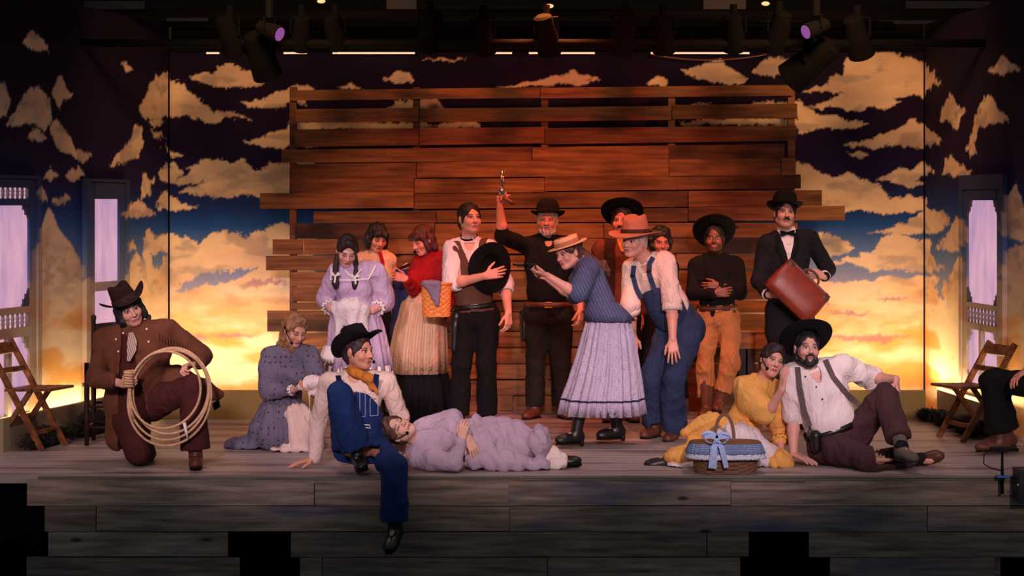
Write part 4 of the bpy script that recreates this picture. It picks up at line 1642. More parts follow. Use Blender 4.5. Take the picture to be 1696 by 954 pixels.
def skirt(parent, name, rings_, m, pleats=26, amp=0.012, nseg=130, thick=True, seed=0.0, hem=True, uvscale=1.0):
    """gathered skirt: rings of (centre, half width, half depth, pleat strength, tilt vector)"""
    a = np.linspace(0, 2 * math.pi, nseg, endpoint=False)
    rs, uv = [], []
    N = len(rings_)
    ph = np.cumsum(0.75 + 0.5 * np.sin(a * 3 + seed) * 0.5) * (2 * math.pi / nseg)
    ph = ph / ph[-1] * 2 * math.pi
    wob = np.sin(ph * pleats + seed) * 0.6 + 0.4 * np.sin(ph * pleats * 0.5 + 1.3 + seed) + 0.5 * np.sin(a * 5 + seed * 2)
    for i, (c, ru, rv, st) in enumerate(rings_):
        rr = 1 + 0
        q = np.zeros((nseg, 3))
        q[:, 0] = c[0] + np.cos(a) * (ru + amp * st * wob)
        q[:, 1] = c[1] + np.sin(a) * (rv + amp * st * wob)
        q[:, 2] = c[2]
        rs.append(q)
        uv.append(np.stack([a / (2 * math.pi), np.full(nseg, i / (N - 1))], 1))
    # inner side so that the cloth has thickness
    last = rs[-1].copy()
    cc = last.mean(0)
    inner = cc + (last - cc) * A(0.965, 0.965, 1) + A(0, 0, 0.004)
    rs.append(inner)
    uv.append(uv[-1])
    tp = rs[max(0, N // 2)].copy()
    cc = tp.mean(0)
    rs.append(cc + (tp - cc) * A(0.93, 0.93, 1))
    uv.append(uv[-1])
    V, F = loft(rs, False)
    return link_mesh(name, V, F, m, parent, smooth=True, uvs=np.vstack(uv))


# cloth, leather and hair colours
fabric('sole_black', (16, 14, 14))
plain('mic_black', (10, 10, 10), 0.5)
fabric('black_cloth', (16, 15, 17)); fabric('charcoal_cloth', (28, 27, 31)); fabric('white_cotton', (232, 220, 216), 0.12)
fabric('cream_cotton', (226, 200, 184), 0.12); fabric('denim', (24, 48, 94), 0.4); fabric('dark_denim', (44, 56, 84), 0.4)
fabric('lavender_cotton', (196, 172, 200), 0.15); fabric('mauve_cotton', (184, 166, 186), 0.15); fabric('maroon_cloth', (70, 32, 30)); fabric('maroon_trousers', (72, 48, 50))
fabric('red_cotton', (142, 20, 24), 0.25); fabric('mustard_cotton', (236, 176, 92), 0.15); fabric('tan_cloth', (164, 112, 66), 0.25)
fabric('brown_vest', (98, 66, 52), 0.25); fabric('olive_black', (30, 28, 24)); fabric('sand_scarf', (190, 118, 44), 0.3)
fabric('beige_jacket', (206, 160, 124)); fabric('navy_cloth', (44, 46, 84), 0.3); fabric('grey_cloth', (120, 112, 132), 0.2)
fabric('suspender_grey', (96, 82, 82)); fabric('rust_shirt', (100, 50, 28), 0.3); fabric('lace_white', (240, 228, 220), 0.08)
fabric('felt_black', (13, 12, 14), 0.3, 0.95); fabric('felt_brown', (46, 26, 20), 0.3, 0.95); fabric('felt_tan', (164, 112, 84), 0.2, 0.95)
fabric('band_black', (8, 8, 9)); fabric('band_brown', (60, 36, 26)); fabric('light_blue_satin', (180, 206, 246), 0.1, 0.4)
stripes('striped_apron', (226, 186, 150), (184, 138, 112), (1, 0, 0), 60, 0.22, uv=True)
stripes('pin_stripe', (80, 86, 120), (124, 130, 164), (0.90, 0.0, 0.42), 46, 0.14)
stripes('gingham', (104, 126, 166), (170, 194, 220), (0.0, 0.0, 1.0), 95, 0.42)
dots('dotted_skirt', (184, 174, 196), (108, 100, 136), 62, 0.20)
dots('flower_print', (112, 108, 126), (62, 56, 78), 26, 0.24)
dots('lace_trim', (226, 232, 238), (120, 160, 200), 60, 0.22)
stripes('scarf_stripe', (206, 186, 168), (110, 60, 56), (1, 0, 0.3), 70, 0.3)
leather('suede_brown', (100, 54, 32), 0.9); leather('brown_leather', (92, 48, 30), 0.5); leather('black_leather', (20, 17, 17), 0.4)
leather('red_brown_leather', (132, 48, 28), 0.42); leather('grey_suede', (104, 92, 82), 0.85)
hair_mat('hair_black', (18, 14, 14)); hair_mat('hair_dark', (40, 22, 20)); hair_mat('hair_auburn', (72, 26, 20)); hair_mat('hair_blonde', (150, 104, 66)); hair_mat('hair_brown', (78, 48, 34)); hair_mat('hair_grey', (176, 158, 148))
plain('steel', (190, 186, 180), 0.25, 1.0); plain('gunmetal', (30, 30, 32), 0.35, 0.8); plain('button_dark', (40, 28, 26), 0.5); plain('pearl', (230, 222, 214), 0.3); plain('brass', (190, 140, 60), 0.35, 0.9)
wicker('wicker_brown', (122, 84, 52)); wicker('wicker_honey', (220, 136, 62))
wicker('rope', (206, 166, 124))


def floor_cut(F, z=0.004):
    F.half((0, 0, z), (0, 0, -1), (-9, -9, -2), (9, 9, z + 0.03), 0.006)
    return F


# ---------- 1 kneeling man with the rope, at the left
p = P('kneeling man in brown suede coat and brown hat holding a coiled rope', 0.60, (213, 511, -0.06), (24, -6, -24), (216, 548), ((172, 563), (280, 549)), ((207, 672, 0.1), (250, 668, 0.08)), girth=1.22, skin=(216, 160, 140))
p.set_arm('a', (160, 624), (203, 636), -1, -1, hd=(0.75, -0.65, 0.1), pn=(0.5, 0.5, 0.6), curl=1.0, spread=0.1)
p.set_arm('b', (334, 590), (327, 602), 1, -1, hd=(-0.9, -0.3, -0.15), pn=(0.1, -0.2, -1), curl=0.85, spread=0.1)
p.set_leg('a', (228, 750, -0.12), (236, 748, 0.32), (0.05, 0.9, -0.1))
p.set_leg('b', (318, 642), (324, 752), (0.12, -1, 0.0), -1, 1)
rope_hands = (p.arm['a'][2], p.arm['b'][2])
p.body(brow=(40, 24, 18), stubble=0.18)
p.trousers(M['maroon_cloth'], inf=0.035, flare=0.03)
p.shoes(M['brown_leather'], boot=0.08)
p.shirt(M['maroon_cloth'], 'shirt', inf=0.012, frac=0.8)
F = Field(); p.torso(F, 0.045); p.arms(F, 0.036, 1.95)
F.cap(p.g((200, 660, 0.06)), p.g((196, 726, 0.10)), 0.10, 0.085, 0.05)
F.cap(p.g((292, 628, 0.10)), p.g((340, 650, 0.14)), 0.10, 0.07, 0.05)
F.cap(p.g((340, 640, 0.14)), p.g((358, 654, 0.16)), 0.06, 0.05, 0.04)
fw, la, nk = p.fwd, p.lat, p.neck
F.wedge(nk, la, fw, p.up, lambda u: 0.028 + 0.13 * np.clip(-u, 0, 1) - 0.5 * np.clip(u - 0.03, 0, 1), -0.01, 0.02)
coat = p.cloth('coat', F, M['suede_brown'], amp=0.010, freq=9)
for i in range(26):      # fringe along the coat hem and shoulder seam
    t = i / 25
    a = W(lerp(352, 372, t), lerp(668, 655, t), 0.60 + 0.14) if i < 13 else W(lerp(262, 318, (i - 13) / 12), lerp(549, 575, (i - 13) / 12), 0.46)
    link_mesh('fringe', *bar(a, a + A(0.012 if i < 13 else 0.004, 0, -0.05), 0.008, 0.003), M['suede_brown'], coat)
p.collar(M['suede_brown'], 0.05, 0.085)
V = p.last[0]
p.strap('neck_scarf', V, [(217, 553), (218, 575), (216, 590)], [0.03] * 99, M['scarf_stripe'], off=0.0) if False else None
sc = [W(217, 551, 0.46), W(219, 566, 0.44), W(218, 580, 0.43), W(213, 598, 0.43)]
o = link_mesh('neck_scarf', *strip(sc, [0.03, 0.065, 0.06, 0.02], 0.012), M['scarf_stripe'], p.root, smooth=False); o['label'] = 'striped tan neck scarf'
for (x, y) in ((204, 552), (192, 562), (246, 566), (243, 545), (196, 582)):
    link_mesh('button', *sphere(p.surf(V, x, y, 0.008), (0.008, 0.005, 0.008), 8, 5), M['pearl'], p.root, smooth=True)
p.hair(M['hair_black'], 'bob')
p.hat('cowboy', M['felt_brown'], M['band_brown'], (10, 4), 0.98, at=0.060)

c = W(279, 653, 0.22)
rp = thing('coiled_rope', 'coil of pale lasso rope held by the kneeling man', 'rope', c)
for i, (rx, rz, dx, dz, dy) in enumerate(((66, 76, 0, 0, 0), (62, 70, 2, -4, 0.018), (58, 64, -5, -8, -0.016), (68, 82, 1, 5, 0.03))):
    t = np.linspace(0, 2 * math.pi, 64, endpoint=False)
    tl = math.radians(14)
    X, Z = rx / 253 * np.cos(t), rz / 253 * np.sin(t)
    pth = np.stack([c[0] + dx / 253 + X * math.cos(tl) + Z * math.sin(tl), c[1] + dy + 0.02 * np.sin(2 * t + i), c[2] - dz / 253 - X * math.sin(tl) + Z * math.cos(tl)], 1)
    link_mesh('rope_coil', *tube(pth, 0.0085, 7, True), M['rope'], rp, smooth=True)
kn = []
for i in range(60):
    t = i / 59
    kn.append(W(213, 634 - 20 + 26 * t, 0.20) + A(0.028 * math.cos(t * 38), 0.028 * math.sin(t * 38), 0))
link_mesh('rope_knot', *tube(kn, 0.008, 6), M['rope'], rp, smooth=True)
link_mesh('rope_end', *tube([W(214, 660, 0.2), W(217, 680, 0.2), W(222, 692, 0.21)], 0.008, 6), M['rope'], rp, smooth=True)
link_mesh('rope_end', *tube([W(305, 700, 0.18), W(308, 714, 0.18), W(311, 727, 0.19)], [0.012, 0.010, 0.005], 6), M['lace_white'], rp, smooth=True)

# ---------- 2 kneeling woman sewing
p = P('woman with long fair curls in grey print dress kneeling over white sewing', 1.6, (489, 546, -0.05), (32, -24, 4), (481, 578), ((446, 589), (516, 589)), ((450, 690, 0.12), (486, 690, 0.1)), male=False, skin=(224, 164, 136))
p.set_arm('a', (444, 652), (486, 646), -1, -1, hd=(0.8, -0.3, 0.25), pn=(0.2, -0.2, 0.9), curl=0.5)
p.set_arm('b', (526, 648), (519, 646), -1, -1, hd=(-0.7, -0.5, 0.1), pn=(-0.2, -0.2, 0.9), curl=0.5)
p.set_leg('a', (470, 728, -0.2), (430, 732, 0.1), (-0.9, 0.3, 0))
p.set_leg('b', (508, 728, -0.15), (470, 730, 0.2), (-0.9, 0.3, 0))
p.body(lips=(190, 90, 80), shut=True); p.shoes(M['black_leather'])
p.shirt(M['flower_print'], 'bodice', inf=0.016, frac=1.85, sl=0.026, puff=0.022)
F = Field()
F.ell(p.g((470, 680, 0.02)), (0.17, 0.16, 0.10), None, 0.05)
F.ell(p.g((468, 716, 0.0)), (0.25, 0.26, 0.17), None, 0.08)
F.ell(p.g((416, 738, 0.05)), (0.20, 0.20, 0.07), None, 0.08)
F.ell(p.g((500, 735, -0.05)), (0.17, 0.20, 0.10), None, 0.08)
floor_cut(F)
wv = p.g((470, 640, 0.0))
p.cloth('skirt', F, M['flower_print'], amp=0.010, freq=6, stretch=(1.2, 1.2, 0.35), folds=lambda V: np.arctan2(V[:, 0] - wv[0], wv[2] + 0.1 - V[:, 2]) * 15 + V[:, 1] * 9, famp=0.010)
V = p.last[0]
F = Field()
F.ell(p.g((494, 690, -0.16)), (0.10, 0.06, 0.10), None, 0.05)
F.ell(p.g((498, 725, -0.19)), (0.13, 0.10, 0.13), None, 0.06)
F.ell(p.g((492, 744, -0.23)), (0.19, 0.09, 0.022), None, 0.05)
floor_cut(F)
p.cloth('apron', F, M['cream_cotton'], amp=0.006, freq=8, stretch=(1.6, 1, 0.3), folds=lambda V: np.arctan2(V[:, 0] - wv[0], wv[2] + 0.1 - V[:, 2]) * 22, famp=0.008)
p.collar(M['lace_white'], 0.034, amp=0.006)
p.cuff('a', 0.9, 0.033, 0.03, M['lace_white'], frill=0.02); p.cuff('b', 0.9, 0.033, 0.03, M['lace_white'], frill=0.02)
p.hair(M['hair_blonde'], 'long', amp=0.010); p.headset(-1)
F = Field(); F.ell(W(520, 632, 1.26), (0.08, 0.07, 0.045)); F.ell(W(505, 640, 1.26), (0.06, 0.05, 0.03)); F.ell(W(528, 650, 1.28), (0.07, 0.05, 0.035)); F.cap(W(512, 652, 1.24), W(512, 688, 1.22), 0.012, 0.008)
V, Q = F.mesh(0.009); V = rumple(V, Q, 0.008, 18)
tag(link_mesh('sewing_cloth', V, Q, M['lace_white'], smooth=True), 'bunched white cloth being sewn by the kneeling woman in grey', 'cloth')

# ---------- 3 man in overalls sitting on the stage edge
p = P('man in blue overalls and black hat sitting on the stage edge, one leg dangling', 0.36, (594, 582, -0.06), (52, 2, 0), (588, 621), ((545, 634), (640, 633)), ((578, 742, -0.10), (618, 742, -0.12)), skin=(212, 150, 118))
p.set_arm('a', (528, 695), (521, 760), 1, -1, hd=(-0.9, -0.3, -0.16), pn=(0, 0, -1), curl=0.1, spread=0.8)
p.set_arm('b', (662, 690), (660, 748), 1, 1, hd=(0.2, 0.3, -0.6), curl=0.2)
p.set_leg('a', (563, 652), (592, 754), (0.15, -1, -0.05), -1, 1)
p.set_leg('b', (652, 772, -0.55), (654, 872, -0.53), (-0.25, -0.8, -0.45))
p.body(brow=(34, 20, 16), stubble=0.22); p.headset(1)
p.shirt(M['cream_cotton'], 'shirt', inf=0.010, frac=1.96, sl=0.028, vneck=0.05, lo=False)
p.collar(M['cream_cotton'], 0.03)
p.trousers(M['denim'], 'overalls', inf=0.034, flare=0.030, frac=1.9, amp=0.010)
F = Field()
F.ell(lerp(p.neck, p.pel, 0.62), (0.16, 0.135, 0.20), (p.lat, p.fwd, p.up), 0.04)
F.ell(lerp(p.neck, p.pel, 0.42) + p.fwd * 0.055, (0.125, 0.085, 0.13), (p.lat, p.fwd, p.up), 0.04)
F.half(lerp(p.neck, p.pel, 0.26), p.up, p.neck - 0.5, p.neck + 0.5, 0.01)
bib = p.cloth('bib', F, M['denim'], amp=0.004, freq=9)
V = p.last[0]
stm = plain('stitching', (150, 160, 190), 0.8)
for pix in ([(586, 647), (586, 690)], [(605, 648), (605, 690)], [(586, 690), (605, 690)], [(613, 660), (626, 660)], [(613, 660), (613, 689)], [(626, 660), (626, 688)], [(613, 689), (626, 688)], [(596, 648), (596, 690)]):
    p.strap('stitch_line', V, pix, 0.0035, stm, off=0.006, t=0.002, parent=bib)
for x, y in ((582, 649), (590, 647), (602, 646), (612, 651)):
    link_mesh('stud_button', *sphere(p.surf(V, x, y, 0.006), (0.0065, 0.004, 0.0065), 8, 5), M['pearl'], bib, smooth=True)
for pix in ([(560, 622), (565, 635), (572, 646)], [(624, 620), (623, 635), (620, 648)]):
    p.strap('shoulder_strap', np.vstack([V, p.g((590, 640))[None]]), pix, 0.036, M['denim'], off=0.012)
bk = [W(x, y, p.surf(V, 606, 706)[1] - 0.02) for x, y in ((597, 703), (612, 704), (614, 709), (598, 708))]
o = link_mesh('buckle', *tube(bk, 0.004, 6, True), M['pearl'], p.root); o['label'] = 'white belt buckle'
F = Field()
F.cap(p.neck + p.up * 0.035 - p.lat * 0.058, p.neck + p.up * 0.012 + p.fwd * 0.095, 0.022, 0.030, 0.02); F.cap(p.neck + p.up * 0.035 + p.lat * 0.058, p.neck + p.up * 0.012 + p.fwd * 0.095, 0.022, 0.030, 0.02); F.cap(p.neck + p.up * 0.012 + p.fwd * 0.095, W(611, 628, 0.20), 0.030, 0.028, 0.02)
F.ell(W(610, 625, 0.22), (0.035, 0.025, 0.03)); F.cap(W(613, 630, 0.21), W(624, 650, 0.21), 0.022, 0.012); F.cap(W(611, 632, 0.21), W(616, 644, 0.2), 0.018, 0.012)
p.cloth('neckerchief', F, M['sand_scarf'], 0.008, 0.006, 24)
p.cuff('a', 0.93, 0.040, 0.05, M['cream_cotton'])
p.shoes(M['black_leather'], boot=0.07)
p.hair(M['hair_dark'], 'short'); p.hat('cowboy', M['felt_black'], M['band_black'], (26, 0), 0.95, at=0.062)

# ---------- 4 woman lying with her head on his thigh
up_ = nrm(A(-0.93, 0.05, 0.26)); f_ = A(0.28, -0.80, 0.52); f_ = nrm(f_ - up_ * np.dot(f_, up_)); r_ = nrm(np.cross(f_, up_)) * -1
if np.dot(np.cross(f_, r_), up_) < 0: r_ = -r_
p = P('woman in pale mauve dress lying along the stage edge with closed eyes', 0.36, (660, 712, -0.10), None, (693, 731, -0.02), ((690, 758, -0.12), (702, 705, 0.14)), ((806, 752, -0.04), (806, 722, 0.12)), male=False, skin=(226, 180, 156), axes=(r_, f_, up_))
p.set_arm('a', (752, 767, -0.22), (765, 727, -0.18), -1, 1, hd=(0.15, 0.12, 0.95), pn=(0.3, 0.8, 0), curl=0.4, bare=True)
p.set_arm('b', (752, 694, 0.10), (776, 726, -0.14), 1, -1, hd=(0.40, -0.20, -0.9), pn=(-0.3, 0.8, 0), curl=0.22, spread=0.5, bare=True)
p.set_leg('a', (880, 748, 0.02), (905, 764, 0.1), (0.9, 0.3, 0.1))
p.set_leg('b', (880, 715, 0.15), (920, 758, 0.08), (0.95, 0.15, 0.15))
p.body(lips=(186, 100, 96), shut=True)
p.shirt(M['mauve_cotton'], 'bodice', inf=0.008, frac=1.80, sl=0.026, puff=0.006, amp=0.012)
F = Field()
F.cap(p.g((795, 738, 0.08)), p.g((858, 738, 0.10)), 0.150, 0.130, 0.05)
F.cap(p.g((858, 738, 0.08)), p.g((884, 738, 0.06)), 0.125, 0.110, 0.03)
F.ell(p.g((893, 732, 0.02)), (0.085, 0.13, 0.115), None, 0.012)
F.cap(p.g((800, 752, -0.05)), p.g((862, 766, -0.10)), 0.075, 0.05, 0.03)
F.cap(p.g((845, 770, -0.12)), p.g((902, 770, -0.06)), 0.03, 0.055, 0.02)
F.cap(p.g((780, 765, -0.12)), p.g((830, 768, -0.12)), 0.05, 0.05, 0.06)
F.cap(p.g((788, 708, 0.14)), p.g((850, 714, 0.14)), 0.085, 0.08, 0.04)
floor_cut(F)
p.cloth('skirt', F, M['mauve_cotton'], vox=0.0095, amp=0.010, freq=9, stretch=(1.0, 1, 0.7), folds=lambda V: (V[:, 0] * 1.0 + V[:, 2] * 0.55) * 34, famp=0.009)
F = Field(); F.cap(p.g((910, 752, 0.06)), p.g((928, 758, 0.05)), 0.055, 0.045); F.ell(p.g((922, 768, 0.0)), (0.07, 0.06, 0.045)); floor_cut(F)
o = p.cloth('petticoat', F, M['lace_white'], 0.009, 0.012, 16)
for (x0, y0, x1, y1) in ((868, 697, 860, 750), (914, 730, 905, 762)):
    p.strap('hem_band', p.last[0] if False else np.vstack([p.last[0], p.g((0, 0))[None]]), [(x0, y0), (x1, y1)], 0.0001, M['mauve_cotton']) if False else None
p.cuff('a', 0.80, 0.038, 0.04, M['mauve_cotton']); p.cuff('b', 0.86, 0.036, 0.04, M['mauve_cotton'])
p.shoes(M['black_leather']); p.hair(M['hair_brown'], 'bun', amp=0.008); p.headset(-1)

# ---------- 5 standing woman with braids
p = P('standing woman with two dark braids in lavender dress gathering up her white apron', 2.2, (575, 415, -0.07), (10, -28, 6), (586, 444), ((555, 452), (626, 449)), ((573, 530), (606, 530)), male=False, skin=(224, 168, 150))
p.set_arm('a', (538, 500), (550, 514), 1, -1, hd=(0.8, -0.5, 0.05), pn=(0.1, 0.1, 1), curl=0.5, bare=True)
p.set_arm('b', (638, 503), (617, 515), 1, -1, hd=(-0.95, -0.25, 0.06), pn=(0, 0.6, 0.7), curl=0.3, bare=True)
p.set_leg('a', (573, 620, 0), (575, 708, 0.02), (0.0, -1, 0)); p.set_leg('b', (607, 620, 0), (606, 708, 0.02), (0.1, -1, 0))
p.body(lips=(186, 70, 76), cheek=0.12, shut=True)
p.shirt(M['lavender_cotton'], 'bodice', inf=0.018, frac=1.55, sl=0.028, puff=0.020, amp=0.010)
V = p.last[0]
p.strap('collar_trim', V, [(549, 444), (548, 463), (562, 464), (585, 464), (610, 462), (616, 452), (622, 440)], 0.012, M['lace_white'], off=0.008, t=0.006)
p.strap('collar_trim', V, [(571, 447), (585, 462), (598, 446)], 0.010, M['lace_white'], off=0.008, t=0.006)
p.collar(M['lace_white'], 0.03, amp=0.005)
w0 = p.g((587, 497))
skirt(p.root, 'skirt', [(w0, 0.135, 0.115, 0.2), (p.g((588, 510)), 0.165, 0.14, 0.6), (p.g((590, 540)), 0.20, 0.17, 1), (p.g((593, 580)), 0.225, 0.20, 1.2), (p.g((595, 614)), 0.245, 0.22, 1.4)], M['lavender_cotton'], 22, 0.012)
skirt(p.root, 'petticoat', [(p.g((595, 604)), 0.235, 0.21, 1), (p.g((595, 613)), 0.243, 0.218, 1.3), (p.g((595, 622)), 0.248, 0.222, 1.6)], M['lace_white'], 40, 0.010)
for q in 'ab':
    p.cuff(q, 0.58, 0.052, 0.035, M['lace_white'], 'lace_cuff', frill=0.03)
F = Field(); ay = -0.20
F.ell(p.g((580, 506, ay)), (0.12, 0.06, 0.045), None, 0.04); F.cap(p.g((560, 512, ay)), p.g((604, 512, ay)), 0.045, 0.045, 0.04)
F.cap(p.g((583, 510, ay - 0.01)), p.g((587, 556, ay - 0.01)), 0.075, 0.055, 0.05); F.cap(p.g((564, 520, ay)), p.g((558, 556, ay)), 0.035, 0.02, 0.04); F.cap(p.g((600, 515, ay)), p.g((602, 550, ay)), 0.03, 0.03, 0.05)
p.cloth('apron', F, M['white_cotton'], 0.010, 0.012, 14, (1.5, 1, 0.35))
skirt(p.root, 'apron_hem', [(p.g((548, 572, -0.1)), 0.05, 0.1, 0.3), (p.g((546, 590, -0.1)), 0.07, 0.11, 1), (p.g((546, 600, -0.1)), 0.075, 0.115, 1.2)], M['lace_white'], 14, 0.010, 60)
p.shoes(M['black_leather'], boot=0.1)
hr = p.hair(M['hair_dark'], 'braid', amp=0.005)
for q in (-1, 1):
    b0 = p.loc(q * 0.070, 0.0, -0.05) + A(q * 0.008, -0.098, -0.150)
    link_mesh('ribbon', *strip([b0 + A(-0.03, -0.01, 0.02), b0, b0 + A(0.03, -0.01, 0.02)], [0.03, 0.012, 0.03], 0.006), M['lace_white'], hr)
    link_mesh('ribbon', *strip([b0, b0 + A(0.006 * q, -0.012, -0.05)], 0.012, 0.004), M['lace_white'], hr)

# ---------- 6 woman with black bob at the back
p = P('woman with black bobbed hair and beige jacket looking down at her hand', 3.55, (625, 393, -0.05), (24, -20, 4), (625, 420), ((600, 432), (645, 432)), ((610, 530), (640, 530)), male=False, skin=(214, 140, 112))
p.set_arm('a', (598, 482), (610, 500), 1, -1); p.set_arm('b', (646, 470), (656, 449), 1, -1, hd=(0.9, -0.3, 0.15), pn=(-0.1, -0.3, 0.9), curl=0.35)
p.set_leg('a', (610, 610, 0), (611, 680, 0.02), (0, -1, 0)); p.set_leg('b', (640, 610, 0), (640, 680, 0.02), (0.1, -1, 0))
p.body(lips=(170, 70, 66), shut=True); p.shirt(M['beige_jacket'], 'jacket', inf=0.018, frac=1.85, sl=0.022)
p.strap('red_scarf', p.last[0], [(629, 418), (633, 432), (634, 448)], [0.03] * 1, M['red_cotton'], off=0.008, t=0.012)
skirt(p.root, 'skirt', [(p.g((625, 500)), 0.13, 0.11, 0.2), (p.g((625, 530)), 0.18, 0.15, 0.8), (p.g((625, 660)), 0.25, 0.22, 1.2)], M['charcoal_cloth'], 18)
p.shoes(M['black_leather']); p.hair(M['hair_black'], 'bob')
ph = W(670, 442, 3.22)  # phone-like slab at her fingers
tag(link_mesh('small_phone', *bar(ph + A(-0.05, 0, -0.018), ph + A(0.05, 0, 0.022), 0.07, 0.01, (0, 1, 0.2)), M['gunmetal']), 'small dark flat tablet held by the woman with the black bob', 'phone')
# dark blue cloth hanging between the two women
rs = []
for i, (x0, x1, yy) in enumerate(((655, 674, 446), (652, 690, 462), (650, 694, 490), (650, 690, 520), (646, 690, 550), (650, 684, 574))):
    n = 40
    t = np.linspace(0, 2 * math.pi, n, endpoint=False)
    c0, c1 = W(x0, yy, 3.18), W(x1, yy, 3.18)
    c = (c0 + c1) / 2
    rs.append(c + np.outer(np.cos(t) * (c1[0] - c0[0]) / 2 * (1 + 0.08 * np.sin(9 * t)), A(1, 0, 0)) + np.outer(np.sin(t) * (0.035 + 0.012 * np.sin(8 * t + i * 0.3)), A(0, 1, 0)))
tag(link_mesh('draped_cloth', *loft(rs), M['navy_cloth'], smooth=True), 'dark blue garment hanging between the bobbed woman and the red blouse', 'garment')

# ---------- 7 woman in red blouse with basket
p = P('woman in red blouse and striped cream apron with a basket at her hip', 3.2, (700, 398, -0.05), (-48, -20, -6), (714, 420), ((692, 440), (737, 438)), ((692, 520), (722, 520)), male=False, skin=(222, 140, 112))
p.set_arm('a', (684, 478), (672, 462), -1, -1, hd=(-0.7, -0.3, 0.2), curl=0.4); p.set_arm('b', (745, 480), (744, 508), 1, -1, hd=(-0.4, -0.7, -0.3), pn=(-0.6, 0.3, -0.4), curl=0.7)
p.set_leg('a', (690, 600, 0), (688, 684, 0.02), (-0.3, -1, 0)); p.set_leg('b', (722, 600, 0), (722, 684, 0.02), (0, -1, 0))
p.body(lips=(176, 60, 56), brow=(60, 24, 18), shut=True); p.shirt(M['red_cotton'], 'blouse', inf=0.018, frac=1.9, sl=0.026, puff=0.012); p.collar(M['red_cotton'], 0.035)
skirt(p.root, 'skirt', [(p.g((710, 482)), 0.125, 0.11, 0.2), (p.g((703, 500)), 0.145, 0.13, 0.5), (p.g((697, 560)), 0.185, 0.18, 0.5), (p.g((695, 610)), 0.205, 0.205, 0.6), (p.g((697, 640)), 0.24, 0.23, 1.2), (p.g((698, 692)), 0.26, 0.25, 1.3)], M['black_cloth'], 18)
skirt(p.root, 'apron', [(p.g((708, 480)), 0.130, 0.120, 0.2), (p.g((701, 500)), 0.175, 0.165, 0.8), (p.g((696, 540)), 0.205, 0.215, 1.1), (p.g((693, 580)), 0.225, 0.235, 1.4), (p.g((692, 617)), 0.235, 0.245, 1.6)], M['striped_apron'], 18, 0.006)
p.shoes(M['black_leather']); p.hair(M['hair_auburn'], 'fringe'); p.headset(-1)

# ---------- 8 man in brown vest holding his hat to his chest
p = P('dark-haired man in brown vest and white shirt holding a black hat against his chest', 2.95, (778, 362, -0.04), (26, 6, 0), (777, 399), ((749, 413), (810, 411)), ((772, 528), (806, 527)), skin=(222, 160, 134))
p.set_arm('a', (747, 470, -0.10), (804, 457, -0.30), 1, -1, hd=(0.95, -0.08, 0.22), pn=(0.1, 0.9, 0), curl=0.35, spread=0.6, thumb=1.3, bare=True)
p.set_arm('b', (836, 472), (842, 518), 1, -1, hd=(0.02, -0.2, -1), pn=(-0.6, 0.5, 0), curl=0.45, bare=True)
p.set_leg('a', (764, 606, -0.02), (760, 692, 0.03), (-0.5, -1, 0)); p.set_leg('b', (806, 606, -0.03), (806, 692, 0.03), (0.3, -1, 0))
p.body(brow=(26, 16, 14), stubble=0.16); p.shirt(M['white_cotton'], 'shirt', inf=0.010, frac=1.12, sl=0.034, amp=0.010, vneck=0.06, puff=0.012)
p.collar(M['white_cotton'], 0.035)
F = Field(); p.torso(F, 0.026, lo=True)
nk, fw, la = p.neck, p.fwd, p.lat
F.wedge(nk, la, fw, p.up, lambda u: np.clip(0.075 + 0.30 * u, -0.02, 0.2), 0.01, 0.0)
BG = (p.neck - 1, p.neck + 1)
F.half(nk + p.up * 0.012, p.up, *BG); F.half(p.pel + p.up * 0.055, -p.up, *BG); F.half(nk + la * 0.150, la, *BG); F.half(nk - la * 0.150, -la, *BG)
p.cloth('vest', F, M['brown_vest'], amp=0.003)
p.cuff('a', 0.12, 0.064, 0.06, M['white_cotton']); p.cuff('b', 0.14, 0.062, 0.06, M['white_cotton'])
o = link_mesh('neck_ribbon', *tube([nk + la * 0.06 * math.sin(a) + fw * 0.062 * math.cos(a) + p.up * (0.035 - 0.03 * math.cos(a)) for a in np.linspace(-2.6, 2.6, 18)], 0.012, 6), M['black_cloth'], p.root, smooth=True); o['label'] = 'black neck ribbon'
p.trousers(M['black_cloth'], inf=0.028, flare=0.025); p.belt(M['black_leather'], 0.095, M['steel'])
F = Field(); F.cap(p.g((754, 540, -0.05)), p.g((752, 578, -0.05)), 0.040, 0.030, 0.02); F.ell(p.g((757, 525, -0.06)), (0.05, 0.03, 0.05))
p.cloth('holster', F, M['black_leather'], 0.009, 0.002)
p.shoes(M['black_leather'], boot=0.18); p.hair(M['hair_black'], 'short', amp=0.006)
p.beard(M['hair_black'], full=False, must=False) if False else None
hp = dict(h=0.125, rx=0.088, ry=0.108, top=0.80, cr=0.030, bw=0.092, curl=0.03, dip=0.01, sag=0.0)
hu = nrm(A(-0.35, 0.75, 0.12)); hr_ = nrm(A(0.9, 0.40, 0.1)); hr_ = nrm(hr_ - hu * np.dot(hr_, hu)); hf = np.cross(hu, hr_)
tag(make_hat(hp, W(813, 443, 2.76), hr_, hf, hu, M['felt_black'], M['band_black'], None, 1.0, name='black_hat'), 'black felt hat held by the man in the brown vest', 'hat')

